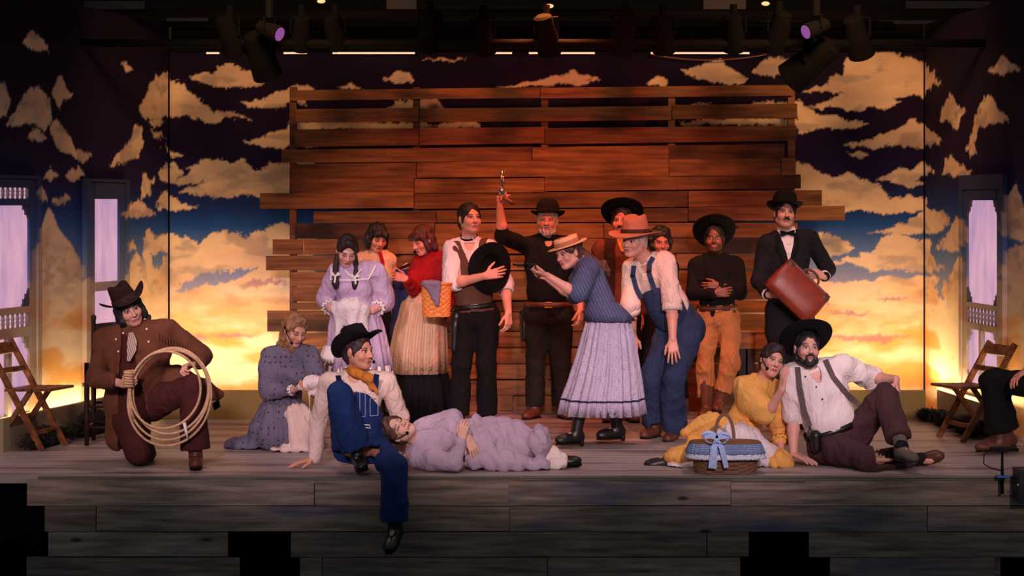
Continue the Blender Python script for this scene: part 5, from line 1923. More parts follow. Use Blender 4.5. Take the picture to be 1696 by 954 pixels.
# ---------- 9 man in bowler firing into the air
p = P('bearded man in black shirt and bowler hat raising a revolver overhead', 3.75, (907, 366, -0.02), (-6, 4, 0), (908, 396), ((870, 407), (942, 407)), ((890, 524), (926, 524)), girth=1.2, skin=(224, 150, 122))
p.set_arm('a', (832, 392), (828, 342), -1, -1, hd=(0.0, -0.15, 1), pn=(0.75, -0.5, 0.1), curl=1.05, spread=0.1, bare=True)
p.set_arm('b', (957, 462), (961, 512), 1, -1, hd=(0, -0.2, -1), pn=(-0.8, 0.4, 0), curl=0.5, bare=True)
p.set_leg('a', (887, 606, 0), (886, 676, 0.02), (-0.55, -1, 0)); p.set_leg('b', (928, 606, 0), (931, 676, 0.02), (0.35, -1, 0))
p.body(brow=(110, 80, 66), stubble=0.0, cheek=0.3); p.shirt(M['black_cloth'], 'shirt', inf=0.020, frac=1.22, sl=0.030, vneck=0.05); p.collar(M['black_cloth'], 0.03)
p.trousers(M['olive_black'], inf=0.030, flare=0.02); p.belt(M['brown_leather'], 0.10, M['brass'], extra=0.034)
F = Field(); F.cap(p.g((868, 520, -0.02)), p.g((868, 560, -0.02)), 0.04, 0.03); p.cloth('holster', F, M['black_leather'], 0.009, 0.002)
p.shoes(M['brown_leather'], boot=0.05); p.hair(M['hair_grey'], 'short'); p.beard(M['hair_grey']); p.hat('bowler', M['felt_black'], M['band_black'], (6, 0), 1.08, at=0.060)


def revolver(name, at, aimd, upd, label, m, size=1.0):
    """at: top of the grip; aimd: barrel direction; upd: towards the hammer side"""
    d = nrm(A(*aimd)); u = A(*upd); u = nrm(u - d * np.dot(u, d)); s_ = np.cross(d, u)
    q = lambda x, z, y=0: at + (d * x + u * z + s_ * y) * size
    t = thing(name, label, 'revolver', tuple(at))
    link_mesh('barrel', *tube([q(0.06, 0.020), q(0.20, 0.020)], 0.0085 * size, 10), m, t, smooth=True)
    link_mesh('ejector_rod', *tube([q(0.06, 0.005), q(0.16, 0.005)], 0.005 * size, 8), m, t, smooth=True)
    link_mesh('front_sight', *bar(q(0.185, 0.032), q(0.198, 0.032), 0.003 * size, 0.012 * size, s_), m, t)
    link_mesh('cylinder', *tube([q(0.012, 0.012), q(0.016, 0.012), q(0.052, 0.012), q(0.056, 0.012)], np.array([0.016, 0.021, 0.021, 0.016]) * size, 12), m, t, smooth=True)
    link_mesh('frame', *join(bar(q(-0.02, 0.034), q(0.065, 0.034), 0.012 * size, 0.007 * size, s_), bar(q(-0.02, -0.010), q(0.065, -0.010), 0.012 * size, 0.007 * size, s_), bar(q(-0.012, -0.012), q(-0.012, 0.036), 0.012 * size, 0.018 * size, s_)), m, t)
    g_ = [q(-0.012, 0.0), q(-0.03, -0.03), q(-0.045, -0.07), q(-0.062, -0.095)]
    link_mesh('grip', *tube(g_, np.array([0.012, 0.014, 0.017, 0.019]) * size, 8), M['brown_leather'], t, smooth=True)
    link_mesh('hammer', *tube([q(-0.018, 0.03), q(-0.034, 0.045), q(-0.046, 0.046)], np.array([0.006, 0.005, 0.004]) * size, 6), m, t, smooth=True)
    tg_ = [q(0.022 * math.cos(a) + 0.02, -0.012 + 0.018 * math.sin(a)) for a in np.linspace(0, -math.pi, 9)]
    link_mesh('trigger_guard', *tube(tg_, 0.003 * size, 6), m, t)
    return t


gy = p.arm['a'][2][1]
revolver('revolver', W(833, 324, gy - 0.05), (0.06, -0.05, 1), (-0.9, 0.3, 0), 'silver revolver pointed straight up by the bearded man', M['steel'], 0.98)

# ---------- 10 woman in striped jacket taking aim
p = P('woman in straw hat, blue pinstripe jacket and dotted skirt leaning forward to aim', 1.75, (941, 419, -0.03), (-48, -12, -8), (966, 436, 0.02), ((968, 444, 0.15), (976, 446, -0.15)), ((1006, 528, 0.09), (1008, 530, -0.09)), male=False, skin=(224, 160, 138))
p.set_arm('b', (957, 488), (906, 456), -1, -1, hd=(-0.93, -0.1, 0.2), pn=(-0.1, 0.3, 0.9), curl=0.35, thumb=0.3, bare=True)
p.set_arm('a', (950, 492), (905, 460), 1, -1, hd=(-0.9, -0.3, 0.2), pn=(0, -0.3, 0.8), curl=0.6, bare=True)
p.set_leg('a', (1012, 620, 0.05), (1022, 708, 0.10), (-0.75, -0.35, 0)); p.set_leg('b', (972, 620, -0.1), (954, 716, -0.12), (-0.85, -0.45, 0))
p.body(lips=(186, 54, 60), cheek=0.1); p.shirt(M['pin_stripe'], 'jacket', inf=0.020, frac=0.95, sl=0.036, lo=False, puff=0.018, amp=0.006)
skirt(p.root, 'jacket_peplum', [(p.g((996, 500)), 0.115, 0.125, 0.1), (p.g((1003, 514)), 0.150, 0.155, 0.4), (p.g((1010, 531)), 0.185, 0.19, 0.8)], M['pin_stripe'], 8, 0.006, 80)
p.cuff('b', 0.92, 0.066, 0.03, M['white_cotton'], seg='upper'); p.cuff('a', 0.92, 0.066, 0.03, M['white_cotton'], seg='upper')
p.collar(M['lace_white'], 0.03, amp=0.004)
skirt(p.root, 'skirt', [(p.g((1006, 512)), 0.12, 0.12, 0.2), (p.g((1008, 530)), 0.155, 0.15, 0.8), (p.g((1006, 580)), 0.205, 0.20, 1.2), (p.g((1002, 630)), 0.255, 0.25, 1.5), (p.g((998, 661)), 0.288, 0.275, 1.7), (p.g((997, 686)), 0.305, 0.29, 1.9)], M['dotted_skirt'], 26, 0.013, 160)
skirt(p.root, 'skirt_band', [(p.g((998, 659)), 0.2915, 0.2785, 1.7), (p.g((998, 662)), 0.2945, 0.2815, 1.7)], M['navy_cloth'], 26, 0.013, 160)
p.shoes(M['black_leather'], boot=0.19, name='boot')
for q in 'ab':
    an, d = p.leg[q][2], p.feet[q]
    link_mesh('boot_heel', *tube([an - d * 0.045 - A(0, 0, 0.045), an - d * 0.05 - A(0, 0, 0.10)], [0.022, 0.014], 10), M['black_leather'], p.root, smooth=True)
p.hair(M['hair_brown'], 'updo'); p.hat('boater', plain('straw', (222, 170, 124), 0.8), M['felt_tan'], (-4, 2), 1.05, at=0.066)
F = Field(); hc = p.loc(0, -0.13, -0.02); F.cap(hc, W(1004, 448, 1.85), 0.035, 0.03, 0.03); F.cap(W(1000, 436, 1.85), W(1008, 455, 1.85), 0.025, 0.012); V, Q = F.mesh(0.008)
link_mesh('pony_tail', rumple(V, Q, 0.01, 24), Q, M['hair_brown'], p.root, smooth=True)
revolver('revolver', W(884, 443, p.arm['b'][2][1] - 0.03), (-1, -0.05, 0.03), (0, 0, 1), 'dark pistol aimed to the left by the woman in the straw hat', M['gunmetal'], 0.75)

# ---------- 11 man with round black hat at the back, and curly-haired person
p = P('man in wide black hat, rust shirt and dark vest half hidden behind the grey-bearded farmer', 3.5, (1030, 366, -0.03), (-12, 2, 0), (1030, 398), ((994, 414), (1056, 412)), ((1010, 528), (1042, 528)), skin=(206, 120, 96))
p.set_arm('a', (992, 468), (996, 515), 1, -1, hd=(0.1, -0.3, -1), pn=(0.6, 0.3, 0)); p.set_arm('b', (1066, 468), (1062, 520), 1, -1, hd=(0, -0.3, -1), pn=(-0.6, 0.3, 0))
p.set_leg('a', (1010, 610, 0), (1010, 681, 0.02), (-0.2, -1, 0)); p.set_leg('b', (1042, 610, 0), (1044, 681, 0.02), (0.2, -1, 0))
p.body(); p.shirt(M['rust_shirt'], 'shirt', sl=0.028, vneck=0.04)
F = Field(); p.torso(F, 0.028)
nk, fw, la, ppel, pup = p.neck, p.fwd, p.lat, p.pel, p.up
F.wedge(nk, la, fw, pup, lambda u: 0.05 + 0 * u); BG = (p.neck - 1, p.neck + 1)
F.half(nk + pup * 0.015, pup, *BG); F.half(ppel + pup * 0.02, -pup, *BG); F.half(nk + la * 0.150, la, *BG); F.half(nk - la * 0.150, -la, *BG)
p.cloth('vest', F, M['felt_brown'], amp=0.003); p.trousers(M['black_cloth']); p.shoes(M['brown_leather'])
p.strap('neckerchief', p.last[0], [(1022, 398), (1026, 410)], 0.05, M['sand_scarf'], t=0.015) if False else None
o = link_mesh('neckerchief', *strip([p.neck + p.fwd * 0.07 + p.up * 0.02, p.neck + p.fwd * 0.10 - p.up * 0.03, p.neck + p.fwd * 0.12 - p.up * 0.09], [0.09, 0.07, 0.02], 0.014), M['sand_scarf'], p.root)
p.hair(M['hair_black'], 'short'); p.beard(M['hair_dark'], False, True); p.hat('wide', M['felt_black'], M['band_black'], (38, 6), 0.86, at=0.068)
p = P('person with dark curly hair almost hidden at the back beside the tan hat', 3.95, (1094, 401, -0.02), (10, -6, 0), (1094, 430), ((1070, 444), (1112, 444)), ((1080, 530), (1108, 530)), male=False, skin=(180, 110, 88))
p.set_arm('a', (1066, 490), (1076, 530), 1, -1); p.set_arm('b', (1116, 490), (1108, 530), 1, -1)
p.set_leg('a', (1080, 610, 0), (1080, 672, 0.02), (0, -1, 0)); p.set_leg('b', (1106, 610, 0), (1106, 672, 0.02), (0, -1, 0))
p.body(); p.shirt(M['charcoal_cloth'], 'blouse'); skirt(p.root, 'skirt', [(p.g((1094, 505)), 0.12, 0.11, 0.2), (p.g((1094, 535)), 0.17, 0.15, 0.8), (p.g((1094, 660)), 0.22, 0.2, 1.2)], M['charcoal_cloth'], 16)
p.shoes(M['black_leather']); p.hair(M['hair_black'], 'curly')

# ---------- 12 older man in overalls stooping
p = P('older man with moustache, tan hat and denim overalls stooping with a hand on his knee', 2.2, (1050, 399, -0.10), (-34, -2, 4), (1071, 431, -0.02), ((1046, 446, 0.06), (1102, 434, -0.08)), ((1112, 546, 0.12), (1142, 546, 0.04)), girth=1.08, skin=(224, 156, 132))
p.set_arm('b', (1113, 500, -0.20), (1114, 562, -0.25), -1, -1, hd=(0.05, -0.25, -0.95), pn=(0.1, 0.9, -0.3), curl=0.18, spread=0.9, bare=True)
p.set_arm('a', (1044, 506), (1048, 556), -1, 1, hd=(0, 0, -1), pn=(0, 0.9, 0), curl=0.3, bare=True)
p.set_leg('b', (1114, 628, -0.20), (1116, 712, -0.05), (-0.35, -1, 0)); p.set_leg('a', (1078, 626, -0.05), (1086, 706, 0.12), (-0.6, -0.9, 0))
p.body(brow=(150, 130, 120), cheek=0.15); p.shirt(M['cream_cotton'], 'shirt', inf=0.014, frac=1.12, sl=0.040, amp=0.008, vneck=0.05, lo=False)
V = p.last[0]; p.collar(M['cream_cotton'], 0.02)
p.cuff('b', 0.14, 0.072, 0.05, M['cream_cotton']); p.cuff('a', 0.14, 0.072, 0.05, M['cream_cotton'])
p.trousers(M['dark_denim'], 'overalls', inf=0.040, flare=0.030, frac=1.96, amp=0.010, top=0.13)
V2 = p.last[0]
F = Field(); F.ell(lerp(p.neck, p.pel, 0.62) + p.fwd * 0.045, (0.150, 0.125, 0.26), (p.lat, p.fwd, p.up), 0.04)
F.half(lerp(p.neck, p.pel, 0.33), p.up, p.neck - 0.6, p.neck + 0.6, 0.01); F.half(lerp(p.neck, p.pel, 0.6) + p.fwd * 0.02, -p.fwd, p.neck - 0.8, p.neck + 0.8, 0.02)
p.cloth('bib', F, M['dark_denim'], amp=0.006, freq=9); Vb = np.vstack([V, p.last[0]])
for pix in ([(1050, 440), (1048, 455), (1054, 478), (1062, 494)], [(1082, 426), (1076, 436), (1075, 452), (1080, 468), (1086, 486)]):
    p.strap('shoulder_strap', Vb, pix, 0.036, M['dark_denim'], off=0.010)
for x, y in ((1047, 457), (1074, 449)):
    link_mesh('buckle', *sphere(p.surf(Vb, x, y, 0.02), (0.016, 0.006, 0.012), 8, 5), M['gunmetal'], p.root)
p.shoes(M['brown_leather'], boot=0.03); p.hair(M['hair_grey'], 'short'); p.beard(M['hair_grey'], False, True); p.hat('fedora', M['felt_tan'], M['band_brown'], (0, 3), 1.12, at=0.060)

# ---------- 13 man in black leaning on the wall
p = P('man in black shirt, black hat and tan trousers with folded arms by the plank wall', 3.72, (1183, 396, -0.02), (-6, 6, 0), (1185, 426), ((1153, 441), (1220, 440)), ((1171, 530), (1206, 530)), skin=(120, 72, 54), sc=0.98)
p.set_arm('a', (1148, 484, -0.06), (1184, 486, -0.22), 1, -1, hd=(0.9, -0.1, 0.1), pn=(0, 1, 0), curl=0.5); p.set_arm('b', (1226, 484, -0.06), (1192, 474, -0.19), 1, -1, hd=(-0.9, -0.1, -0.05), pn=(0, 1, 0), curl=0.5)
p.set_leg('a', (1168, 605, -0.03), (1170, 674, 0.02), (-0.3, -1, 0)); p.set_leg('b', (1210, 600, -0.16), (1192, 664, -0.12), (-0.15, -1, 0.0))
p.body(brow=(16, 10, 10), stubble=0.5); p.shirt(M['black_cloth'], 'shirt', sl=0.026); p.collar(M['black_cloth'], 0.03)
p.trousers(M['tan_cloth'], inf=0.026, flare=0.016, frac=1.75, amp=0.012); p.belt(M['brown_leather'], 0.10, M['brass']); p.shoes(M['brown_leather'], boot=0.17, name='boot')
p.hair(M['hair_black'], 'short'); p.hat('wide', M['felt_black'], M['band_black'], (40, 4), 0.90, at=0.068)

# ---------- 14 man in black suit with a bag
p = P('man in black suit, bow tie and bowler carrying a large brown leather bag', 2.95, (1300, 353, -0.03), (3, 6, 3), (1302, 386), ((1268, 405), (1343, 396)), ((1290, 525), (1326, 525)), skin=(214, 158, 136))
p.set_arm('a', (1257, 466), (1272, 488), 1, -1, hd=(0.9, -0.5, 0.0), pn=(0.2, 0.6, 0.8), curl=0.4); p.set_arm('b', (1370, 446), (1366, 458), 1, -1, hd=(-0.8, -0.4, 0.25), pn=(-0.2, 0.7, -0.5), curl=0.7)
p.set_leg('a', (1290, 610, 0), (1290, 692, 0.02), (-0.2, -1, 0)); p.set_leg('b', (1326, 610, 0), (1328, 692, 0.02), (0.2, -1, 0))
p.body(brow=(26, 16, 14)); p.shirt(M['white_cotton'], 'shirt', inf=0.006, frac=0.8, sl=0.006, amp=0.003); V = p.last[0]
F = Field(); p.torso(F, 0.028); p.arms(F, 0.030, 1.9)
F.cap(p.pel - p.lat * 0.06 + p.up * 0.05, p.pel - p.lat * 0.07 - p.up * 0.10, 0.13, 0.135, 0.04); F.cap(p.pel + p.lat * 0.06 + p.up * 0.05, p.pel + p.lat * 0.07 - p.up * 0.10, 0.13, 0.135, 0.04)
nk, fw, la, pup = p.neck, p.fwd, p.lat, p.up
F.wedge(nk, la, fw, pup, lambda u: np.clip(0.062 + 0.27 * u, -0.02, 0.2)); F.half(nk + pup * 0.03, pup, p.neck - 1, p.neck + 1)
p.cloth('suit_jacket', F, M['charcoal_cloth'], amp=0.004); Vj = p.last[0]
p.strap('lapel', Vj, [(1289, 388), (1288, 410), (1300, 436)], [0.03], M['black_cloth'], off=0.004, t=0.006); p.strap('lapel', Vj, [(1318, 386), (1322, 408), (1308, 436)], [0.03], M['black_cloth'], off=0.004, t=0.006)
p.collar(M['white_cotton'], 0.05); bt = p.neck + p.fwd * 0.085 + p.up * 0.0
o = link_mesh('bow_tie', *strip([bt - p.lat * 0.055, bt - p.lat * 0.03, bt, bt + p.lat * 0.03, bt + p.lat * 0.055], [0.05, 0.04, 0.018, 0.04, 0.05], 0.014), M['black_cloth'], p.root)
p.buttons(V, [(1306, 404), (1307, 419)], M['pearl'], 0.005)
for q in 'ab': p.cuff(q, 0.93, 0.042, 0.035, M['white_cotton'])
p.trousers(M['charcoal_cloth'], inf=0.026); p.shoes(M['black_leather']); p.hair(M['hair_black'], 'short'); p.beard(M['hair_dark'], False, True); p.hat('bowler', M['felt_black'], M['band_black'], (10, 0), 1.08, at=0.060)
# the bag
b0, b1, b2, b3 = [W(x, y, 2.62) for x, y in ((1263, 463), (1306, 433), (1374, 495), (1339, 539))]
ctr = (b0 + b1 + b2 + b3) / 4; la = nrm((b2 - b1) + (b3 - b0)); ha = nrm((b1 - b0) + (b2 - b3)); ha = nrm(ha - la * np.dot(ha, la)); ta = np.cross(la, ha)
bag = thing('travel_bag', 'large brown leather travel bag held tilted by the man in the suit', 'bag', tuple(ctr)); Lh, Hh = 0.225, 0.14
rs = [ring(ctr + ha * h_, la, ta, Lh * a_, t_, 36, 5) for h_, a_, t_ in ((-Hh, 0.90, 0.07), (-Hh * 0.96, 0.97, 0.085), (-Hh * 0.6, 1.0, 0.095), (0.0, 1.0, 0.085), (Hh * 0.6, 0.97, 0.055), (Hh * 0.92, 0.93, 0.028), (Hh, 0.90, 0.02))]
link_mesh('bag_body', *loft(rs), M['red_brown_leather'], bag, smooth=True)
link_mesh('bag_frame', *loft([ring(ctr + ha * Hh * q_, la, ta, Lh * 0.95, 0.026, 36, 5) for q_ in (0.93, 1.03)]), M['brown_leather'], bag)
for sgn in (-1, 1):
    for sh_ in (-1, 1):
        cc_ = ctr + la * sgn * Lh * 0.80 + ha * sh_ * Hh * 0.75 - ta * 0.0
        link_mesh('corner_patch', *sphere(cc_, 0.045, 10, 6), M['brown_leather'], bag, smooth=True)
link_mesh('bag_handle', *tube([ctr + ha * (Hh + 0.055 * math.sin(a)) + la * 0.075 * math.cos(a) for a in np.linspace(0, math.pi, 14)], 0.010, 8), M['brown_leather'], bag, smooth=True)
for x_ in (-0.1, 0.1):
    link_mesh('clasp', *sphere(ctr + ha * Hh + la * x_ - ta * 0.028, 0.012, 8, 5), M['brass'], bag)

# ---------- 15 woman in yellow
p = P('woman in mustard yellow dress and white apron leaning on the shoulder of the seated man', 0.62, (1279, 597, -0.06), (14, 2, 18), (1262, 632, 0.0), ((1229, 640, -0.03), (1284, 646, 0.10)), ((1198, 730, 0.06), (1236, 738, 0.10)), male=False, skin=(226, 164, 142))
p.set_arm('a', (1270, 688), (1295, 646), -1, -1, hd=(0.15, 0.1, 1), pn=(0.8, 0.4, 0), curl=0.12, spread=0.2, bare=True)
p.set_arm('b', (1290, 705), (1294, 748), 1, -1, hd=(0.3, -0.6, -0.3), pn=(0, 0, -1), curl=0.15)
p.set_leg('a', (1200, 752, -0.10), (1108, 757, -0.05), (-1, 0.0, 0.0)); p.set_leg('b', (1250, 752, -0.02), (1170, 750, 0.2), (-1, 0.1, 0))
p.body(lips=(196, 70, 70), cheek=0.14); p.headset(-1)
p.shirt(M['mustard_cotton'], 'bodice', inf=0.018, frac=0.98, sl=0.026, puff=0.040, amp=0.008)
F = Field(); a, e, w = p.arm['b']; F.cap(a, e, 0.06, 0.05); F.cap(e, lerp(e, w, 0.55), 0.055, 0.048); p.cloth('sleeve', F, M['mustard_cotton'], amp=0.006)
p.collar(M['mustard_cotton'], 0.035, amp=0.008); p.cuff('a', 0.95, 0.062, 0.03, M['mustard_cotton'], 'frill_cuff', seg='upper', frill=0.03); p.cuff('b', 0.56, 0.055, 0.03, M['mustard_cotton'], 'frill_cuff', frill=0.03)
F = Field(); F.ell(p.g((1212, 715, 0.02)), (0.17, 0.17, 0.11), None, 0.05); F.cap(p.g((1205, 735, 0.0)), p.g((1135, 756, 0.02)), 0.12, 0.06, 0.06); F.ell(p.g((1150, 755, -0.05)), (0.22, 0.17, 0.075), None, 0.06); F.cap(p.g((1175, 700, 0.0)), p.g((1140, 716, 0.02)), 0.07, 0.05, 0.05); F.ell(p.g((1290, 768, -0.1)), (0.09, 0.12, 0.09), None, 0.05); floor_cut(F)
wv = p.g((1225, 690, 0.0))
p.cloth('skirt', F, M['mustard_cotton'], amp=0.010, freq=8, stretch=(1, 1, 0.6), folds=lambda V: np.arctan2(V[:, 2] - wv[2] - 0.05, wv[0] - V[:, 0]) * 16 + V[:, 1] * 8, famp=0.010)
F = Field(); F.ell(p.g((1225, 725, -0.07)), (0.14, 0.14, 0.10), None, 0.05); F.ell(p.g((1236, 755, -0.06)), (0.235, 0.16, 0.135), None, 0.06); F.ell(p.g((1140, 772, -0.12)), (0.15, 0.12, 0.05), None, 0.06); F.cap(p.g((1165, 745, -0.10)), p.g((1215, 725, -0.08)), 0.07, 0.09, 0.05); floor_cut(F)
p.cloth('apron', F, M['white_cotton'], amp=0.006, freq=9, stretch=(1.2, 1, 0.4), folds=lambda V: np.arctan2(V[:, 0] - wv[0], wv[2] + 0.08 - V[:, 2]) * 18, famp=0.008)
p.shoes(M['black_leather']); p.hair(M['hair_dark'], 'bun')

# ---------- 16 man in white shirt sitting on the floor
p = P('bearded man in white shirt, grey suspenders and black hat sitting on the stage floor', 0.62, (1336, 577, -0.05), (10, 8, 4), (1345, 612), ((1311, 621), (1398, 607)), ((1368, 740, 0.0), (1406, 732, 0.05)), girth=1.2, skin=(216, 162, 142))
p.set_arm('a', (1314, 690), (1314, 752), 1, -1, hd=(0.6, -0.5, -0.2), pn=(0, 0, -1), curl=0.1, spread=0.7, bare=True)
p.set_arm('b', (1447, 628), (1484, 628), 1, -1, hd=(0.12, -0.3, -0.95), pn=(-0.7, 0.3, 0), curl=0.28, spread=0.4, bare=True)
p.set_leg('b', (1466, 655), (1494, 742), (0.35, -1, 0.0), -1, -1); p.set_leg('a', (1440, 762, -0.38), (1514, 762, -0.1), (0.75, -0.5, 0.25))
p.body(brow=(24, 14, 12), stubble=0.3); p.shirt(M['white_cotton'], 'shirt', inf=0.020, frac=0.95, sl=0.044, amp=0.010, vneck=0.07, lo=False); V = p.last[0]
p.collar(M['white_cotton'], 0.03); p.cuff('b', 0.95, 0.083, 0.03, M['white_cotton'], 'sleeve_hem', seg='upper')
for pix in ([(1321, 608), (1324, 640), (1332, 680), (1341, 706)], [(1367, 596), (1380, 625), (1405, 655), (1424, 672)]):
    o = p.strap('suspender', V, pix, 0.036, M['suspender_grey'], off=0.008)
    x, y = pix[-1]; c = p.surf(V, x, y, 0.012)
    link_mesh('suspender_clip', *join(strip([c, c + A(-0.012, 0, -0.07)], 0.010, 0.006), strip([c, c + A(0.028, 0, -0.065)], 0.010, 0.006)), M['black_leather'], o)
p.buttons(V, [(1334, 624), (1352, 641), (1362, 661)], M['button_dark'])
p.trousers(M['maroon_trousers'], inf=0.034, flare=0.020, frac=1.82, amp=0.010); p.belt(M['black_leather'], 0.115, None, 0.034)
F = Field(); F.cap(p.g((1351, 722, -0.12)), p.g((1352, 742, -0.12)), 0.04, 0.035); p.cloth('belt_pouch', F, M['black_leather'], 0.009, 0.002)
for q in 'ab':
    F = Field(); h_, k_, a_ = p.leg[q]; F.cap(lerp(k_, a_, 0.6), lerp(k_, a_, 0.94), 0.050, 0.044); F.cap(a_, a_ + p.feet[q] * (0.05 if q == 'a' else 0.0), 0.045, 0.04); p.cloth('sock', F, M['charcoal_cloth'], 0.01, 0.002)
p.shoes(M['grey_suede'], boot=0.03, sides='b', sole=M['button_dark']); p.shoes(M['brown_leather'], boot=0.03, sides='a', sole=M['button_dark'])
p.hair(M['hair_black'], 'short', amp=0.007); p.beard(M['hair_black']); p.hat('wide', M['felt_black'], M['band_black'], (36, 2), 0.90, at=0.068)

# ---------- 17 seated person cut by the right edge
p = P('seated person in black trousers and brown shoes cut off by the right edge', 1.35, (1752, 470, 0), (-60, 0, 0), (1752, 505), ((1746, 520, 0.16), (1754, 520, -0.16)), ((1736, 640, 0.09), (1738, 640, -0.09)), skin=(206, 140, 116))
p.set_arm('b', (1748, 585), (1702, 612), -1, -1, hd=(-0.8, -0.1, -0.5), pn=(-0.2, 0, -1), curl=0.3); p.set_arm('a', (1745, 585), (1705, 616), 1, -1, hd=(-0.8, 0, -0.5), pn=(0, 0, -1))
p.set_leg('b', (1642, 632, -0.10), (1656, 728, -0.12), (-1, -0.25, 0)); p.set_leg('a', (1650, 630, 0.14), (1668, 722, 0.2), (-1, -0.1, 0))
p.body(); p.shirt(M['rust_shirt'], 'shirt'); p.trousers(M['black_cloth'], inf=0.034, flare=0.035, frac=1.88); p.shoes(M['brown_leather']); p.hair(M['hair_dark'], 'short')
# ------------------------------------------------------------------ furniture and properties
chair_m = wood('chair_wood', (84, 50, 30), (150, 96, 58), (6, 6, 6), 3, 0.5, knots=False)
dchair_m = wood('dark_chair_wood', (28, 18, 16), (54, 34, 28), (6, 6, 6), 3, 0.5, knots=False)
pine_m = wood('pine', (120, 74, 40), (190, 130, 76), (2, 10, 10), 2, 0.6, knots=False)


def folding_chair(o, d, w, label, hgt=1.0, m=chair_m, width=0.38):
    """o: floor point under the backrest top; d: facing direction; w: across the chair"""
    o, d, w = A(*o), nrm(A(*d)), nrm(A(*w))
    t = thing('folding_chair', label, 'chair', tuple(o + d * 0.2 + w * width / 2))
    q = lambda u, s, z: o + d * u + w * s + A(0, 0, z * hgt)
    for s in (0.0, width):
        link_mesh('back_post', *bar(q(0.0, s, 0.72), q(0.40, s, 0.0), 0.022, 0.042, w), m, t)
        s2 = s + (0.028 if s == 0 else -0.028)
        link_mesh('leg', *bar(q(0.31, s2, 0.40), q(0.03, s2, 0.0), 0.020, 0.036, w), m, t)
    link_mesh('back_rail', *bar(q(0.03, 0.0, 0.665), q(0.03, width, 0.665), 0.085, 0.018, (-d * 0.5 + A(0, 0, 0.87))), m, t)
    link_mesh('back_rail', *bar(q(0.115, 0.0, 0.525), q(0.115, width, 0.525), 0.04, 0.016, (-d * 0.5 + A(0, 0, 0.87))), m, t)
    for k in range(5):
        u0 = 0.135 + k * 0.066
        link_mesh('seat_slat', *bar(q(u0 + 0.03, 0.0 - 0.01, 0.40), q(u0 + 0.03, width + 0.01, 0.40), 0.060, 0.018, d), m, t)
    link_mesh('rung', *bar(q(0.33, 0.0, 0.115), q(0.33, width, 0.115), 0.03, 0.016, (0, 0, 1)), m, t)
    link_mesh('rung', *bar(q(0.09, 0.03, 0.11), q(0.09, width - 0.03, 0.11), 0.03, 0.016, (0, 0, 1)), m, t)
    return t


a = W(1640, 722, 2.35); a[2] = 0
folding_chair(a, (-1, -0.12, 0), (0.30, -0.95, 0), 'folding wooden chair with slatted seat beside the right screen door', 1.0, width=0.36)
a = W(16, 741, 1.72); a[2] = 0
folding_chair(a, (1, 0.05, 0), (-0.25, -0.95, 0), 'folding wooden chair in front of the far left screen door', 1.08, width=0.36)

# ladder-back chair behind the kneeling man
o = W(155, 722, 2.1); o[2] = 0
t = thing('ladder_back_chair', 'dark ladder-back chair behind the kneeling man', 'chair', tuple(o + A(0.2, -0.15, 0)))
for dx, dy, h in ((0, 0, 0.93), (0.40, 0.05, 0.93), (0.02, -0.36, 0.45), (0.40, -0.32, 0.45)):
    pth = [o + A(dx, dy, z) for z in (0, 0.2, 0.42, 0.6, h - 0.04, h - 0.015, h)]
    link_mesh('post' if h > 0.6 else 'leg', *tube(pth, [0.016, 0.019, 0.021, 0.019, 0.017, 0.022, 0.010], 8), dchair_m, t, smooth=True)
for z in (0.56, 0.69, 0.83):
    pts = [o + A(0.40 * s, 0.05 * s + 0.03 * math.sin(math.pi * s), z + 0.015 * math.sin(math.pi * s)) for s in np.linspace(0, 1, 7)]
    link_mesh('ladder_slat', *strip(pts, 0.062, 0.012), dchair_m, t)
link_mesh('seat', *box(tuple(o + A(-0.01, -0.37, 0.43)), tuple(o + A(0.42, 0.05, 0.455))), M['wicker_brown'], t)
for z in (0.13, 0.28):
    for (p0, p1) in (((0, 0), (0.4, 0.05)), ((0.02, -0.36), (0.4, -0.32)), ((0, 0), (0.02, -0.36)), ((0.4, 0.05), (0.4, -0.32))):
        link_mesh('rung', *tube([o + A(*p0, z), o + A(*p1, z)], 0.010, 6), dchair_m, t, smooth=True)

# rough timber bench by the wall
x0, x1 = W(1214, 560, 4.0)[0], W(1266, 560, 4.0)[0]
zt = W(0, 546, 4.0)[2]
t = thing('timber_bench', 'rough timber bench against the plank wall beside the man with folded arms', 'bench', ((x0 + x1) / 2, 4.05, 0))
link_mesh('bench_top', *box((x0, 3.93, zt - 0.022), (x1, 4.26, zt)), pine_m, t)
link_mesh('apron_board', *box((x0, 3.95, zt - 0.155), (x1 - 0.085, 3.985, zt - 0.024)), pine_m, t)
link_mesh('end_block', *box((x1 - 0.083, 3.94, zt - 0.155), (x1 - 0.003, 4.25, zt - 0.024)), pine_m, t)
for xx in (x0 + 0.08, x1 - 0.12):
    for yy in (3.99, 4.2):
        link_mesh('leg', *bar((xx, yy, 0), (xx, yy, zt - 0.157), 0.075, 0.05, (1, 0, 0)), dchair_m, t)
link_mesh('lower_rail', *box((x0 + 0.05, 4.08, 0.20), (x1 - 0.08, 4.11, 0.30)), pine_m, t)

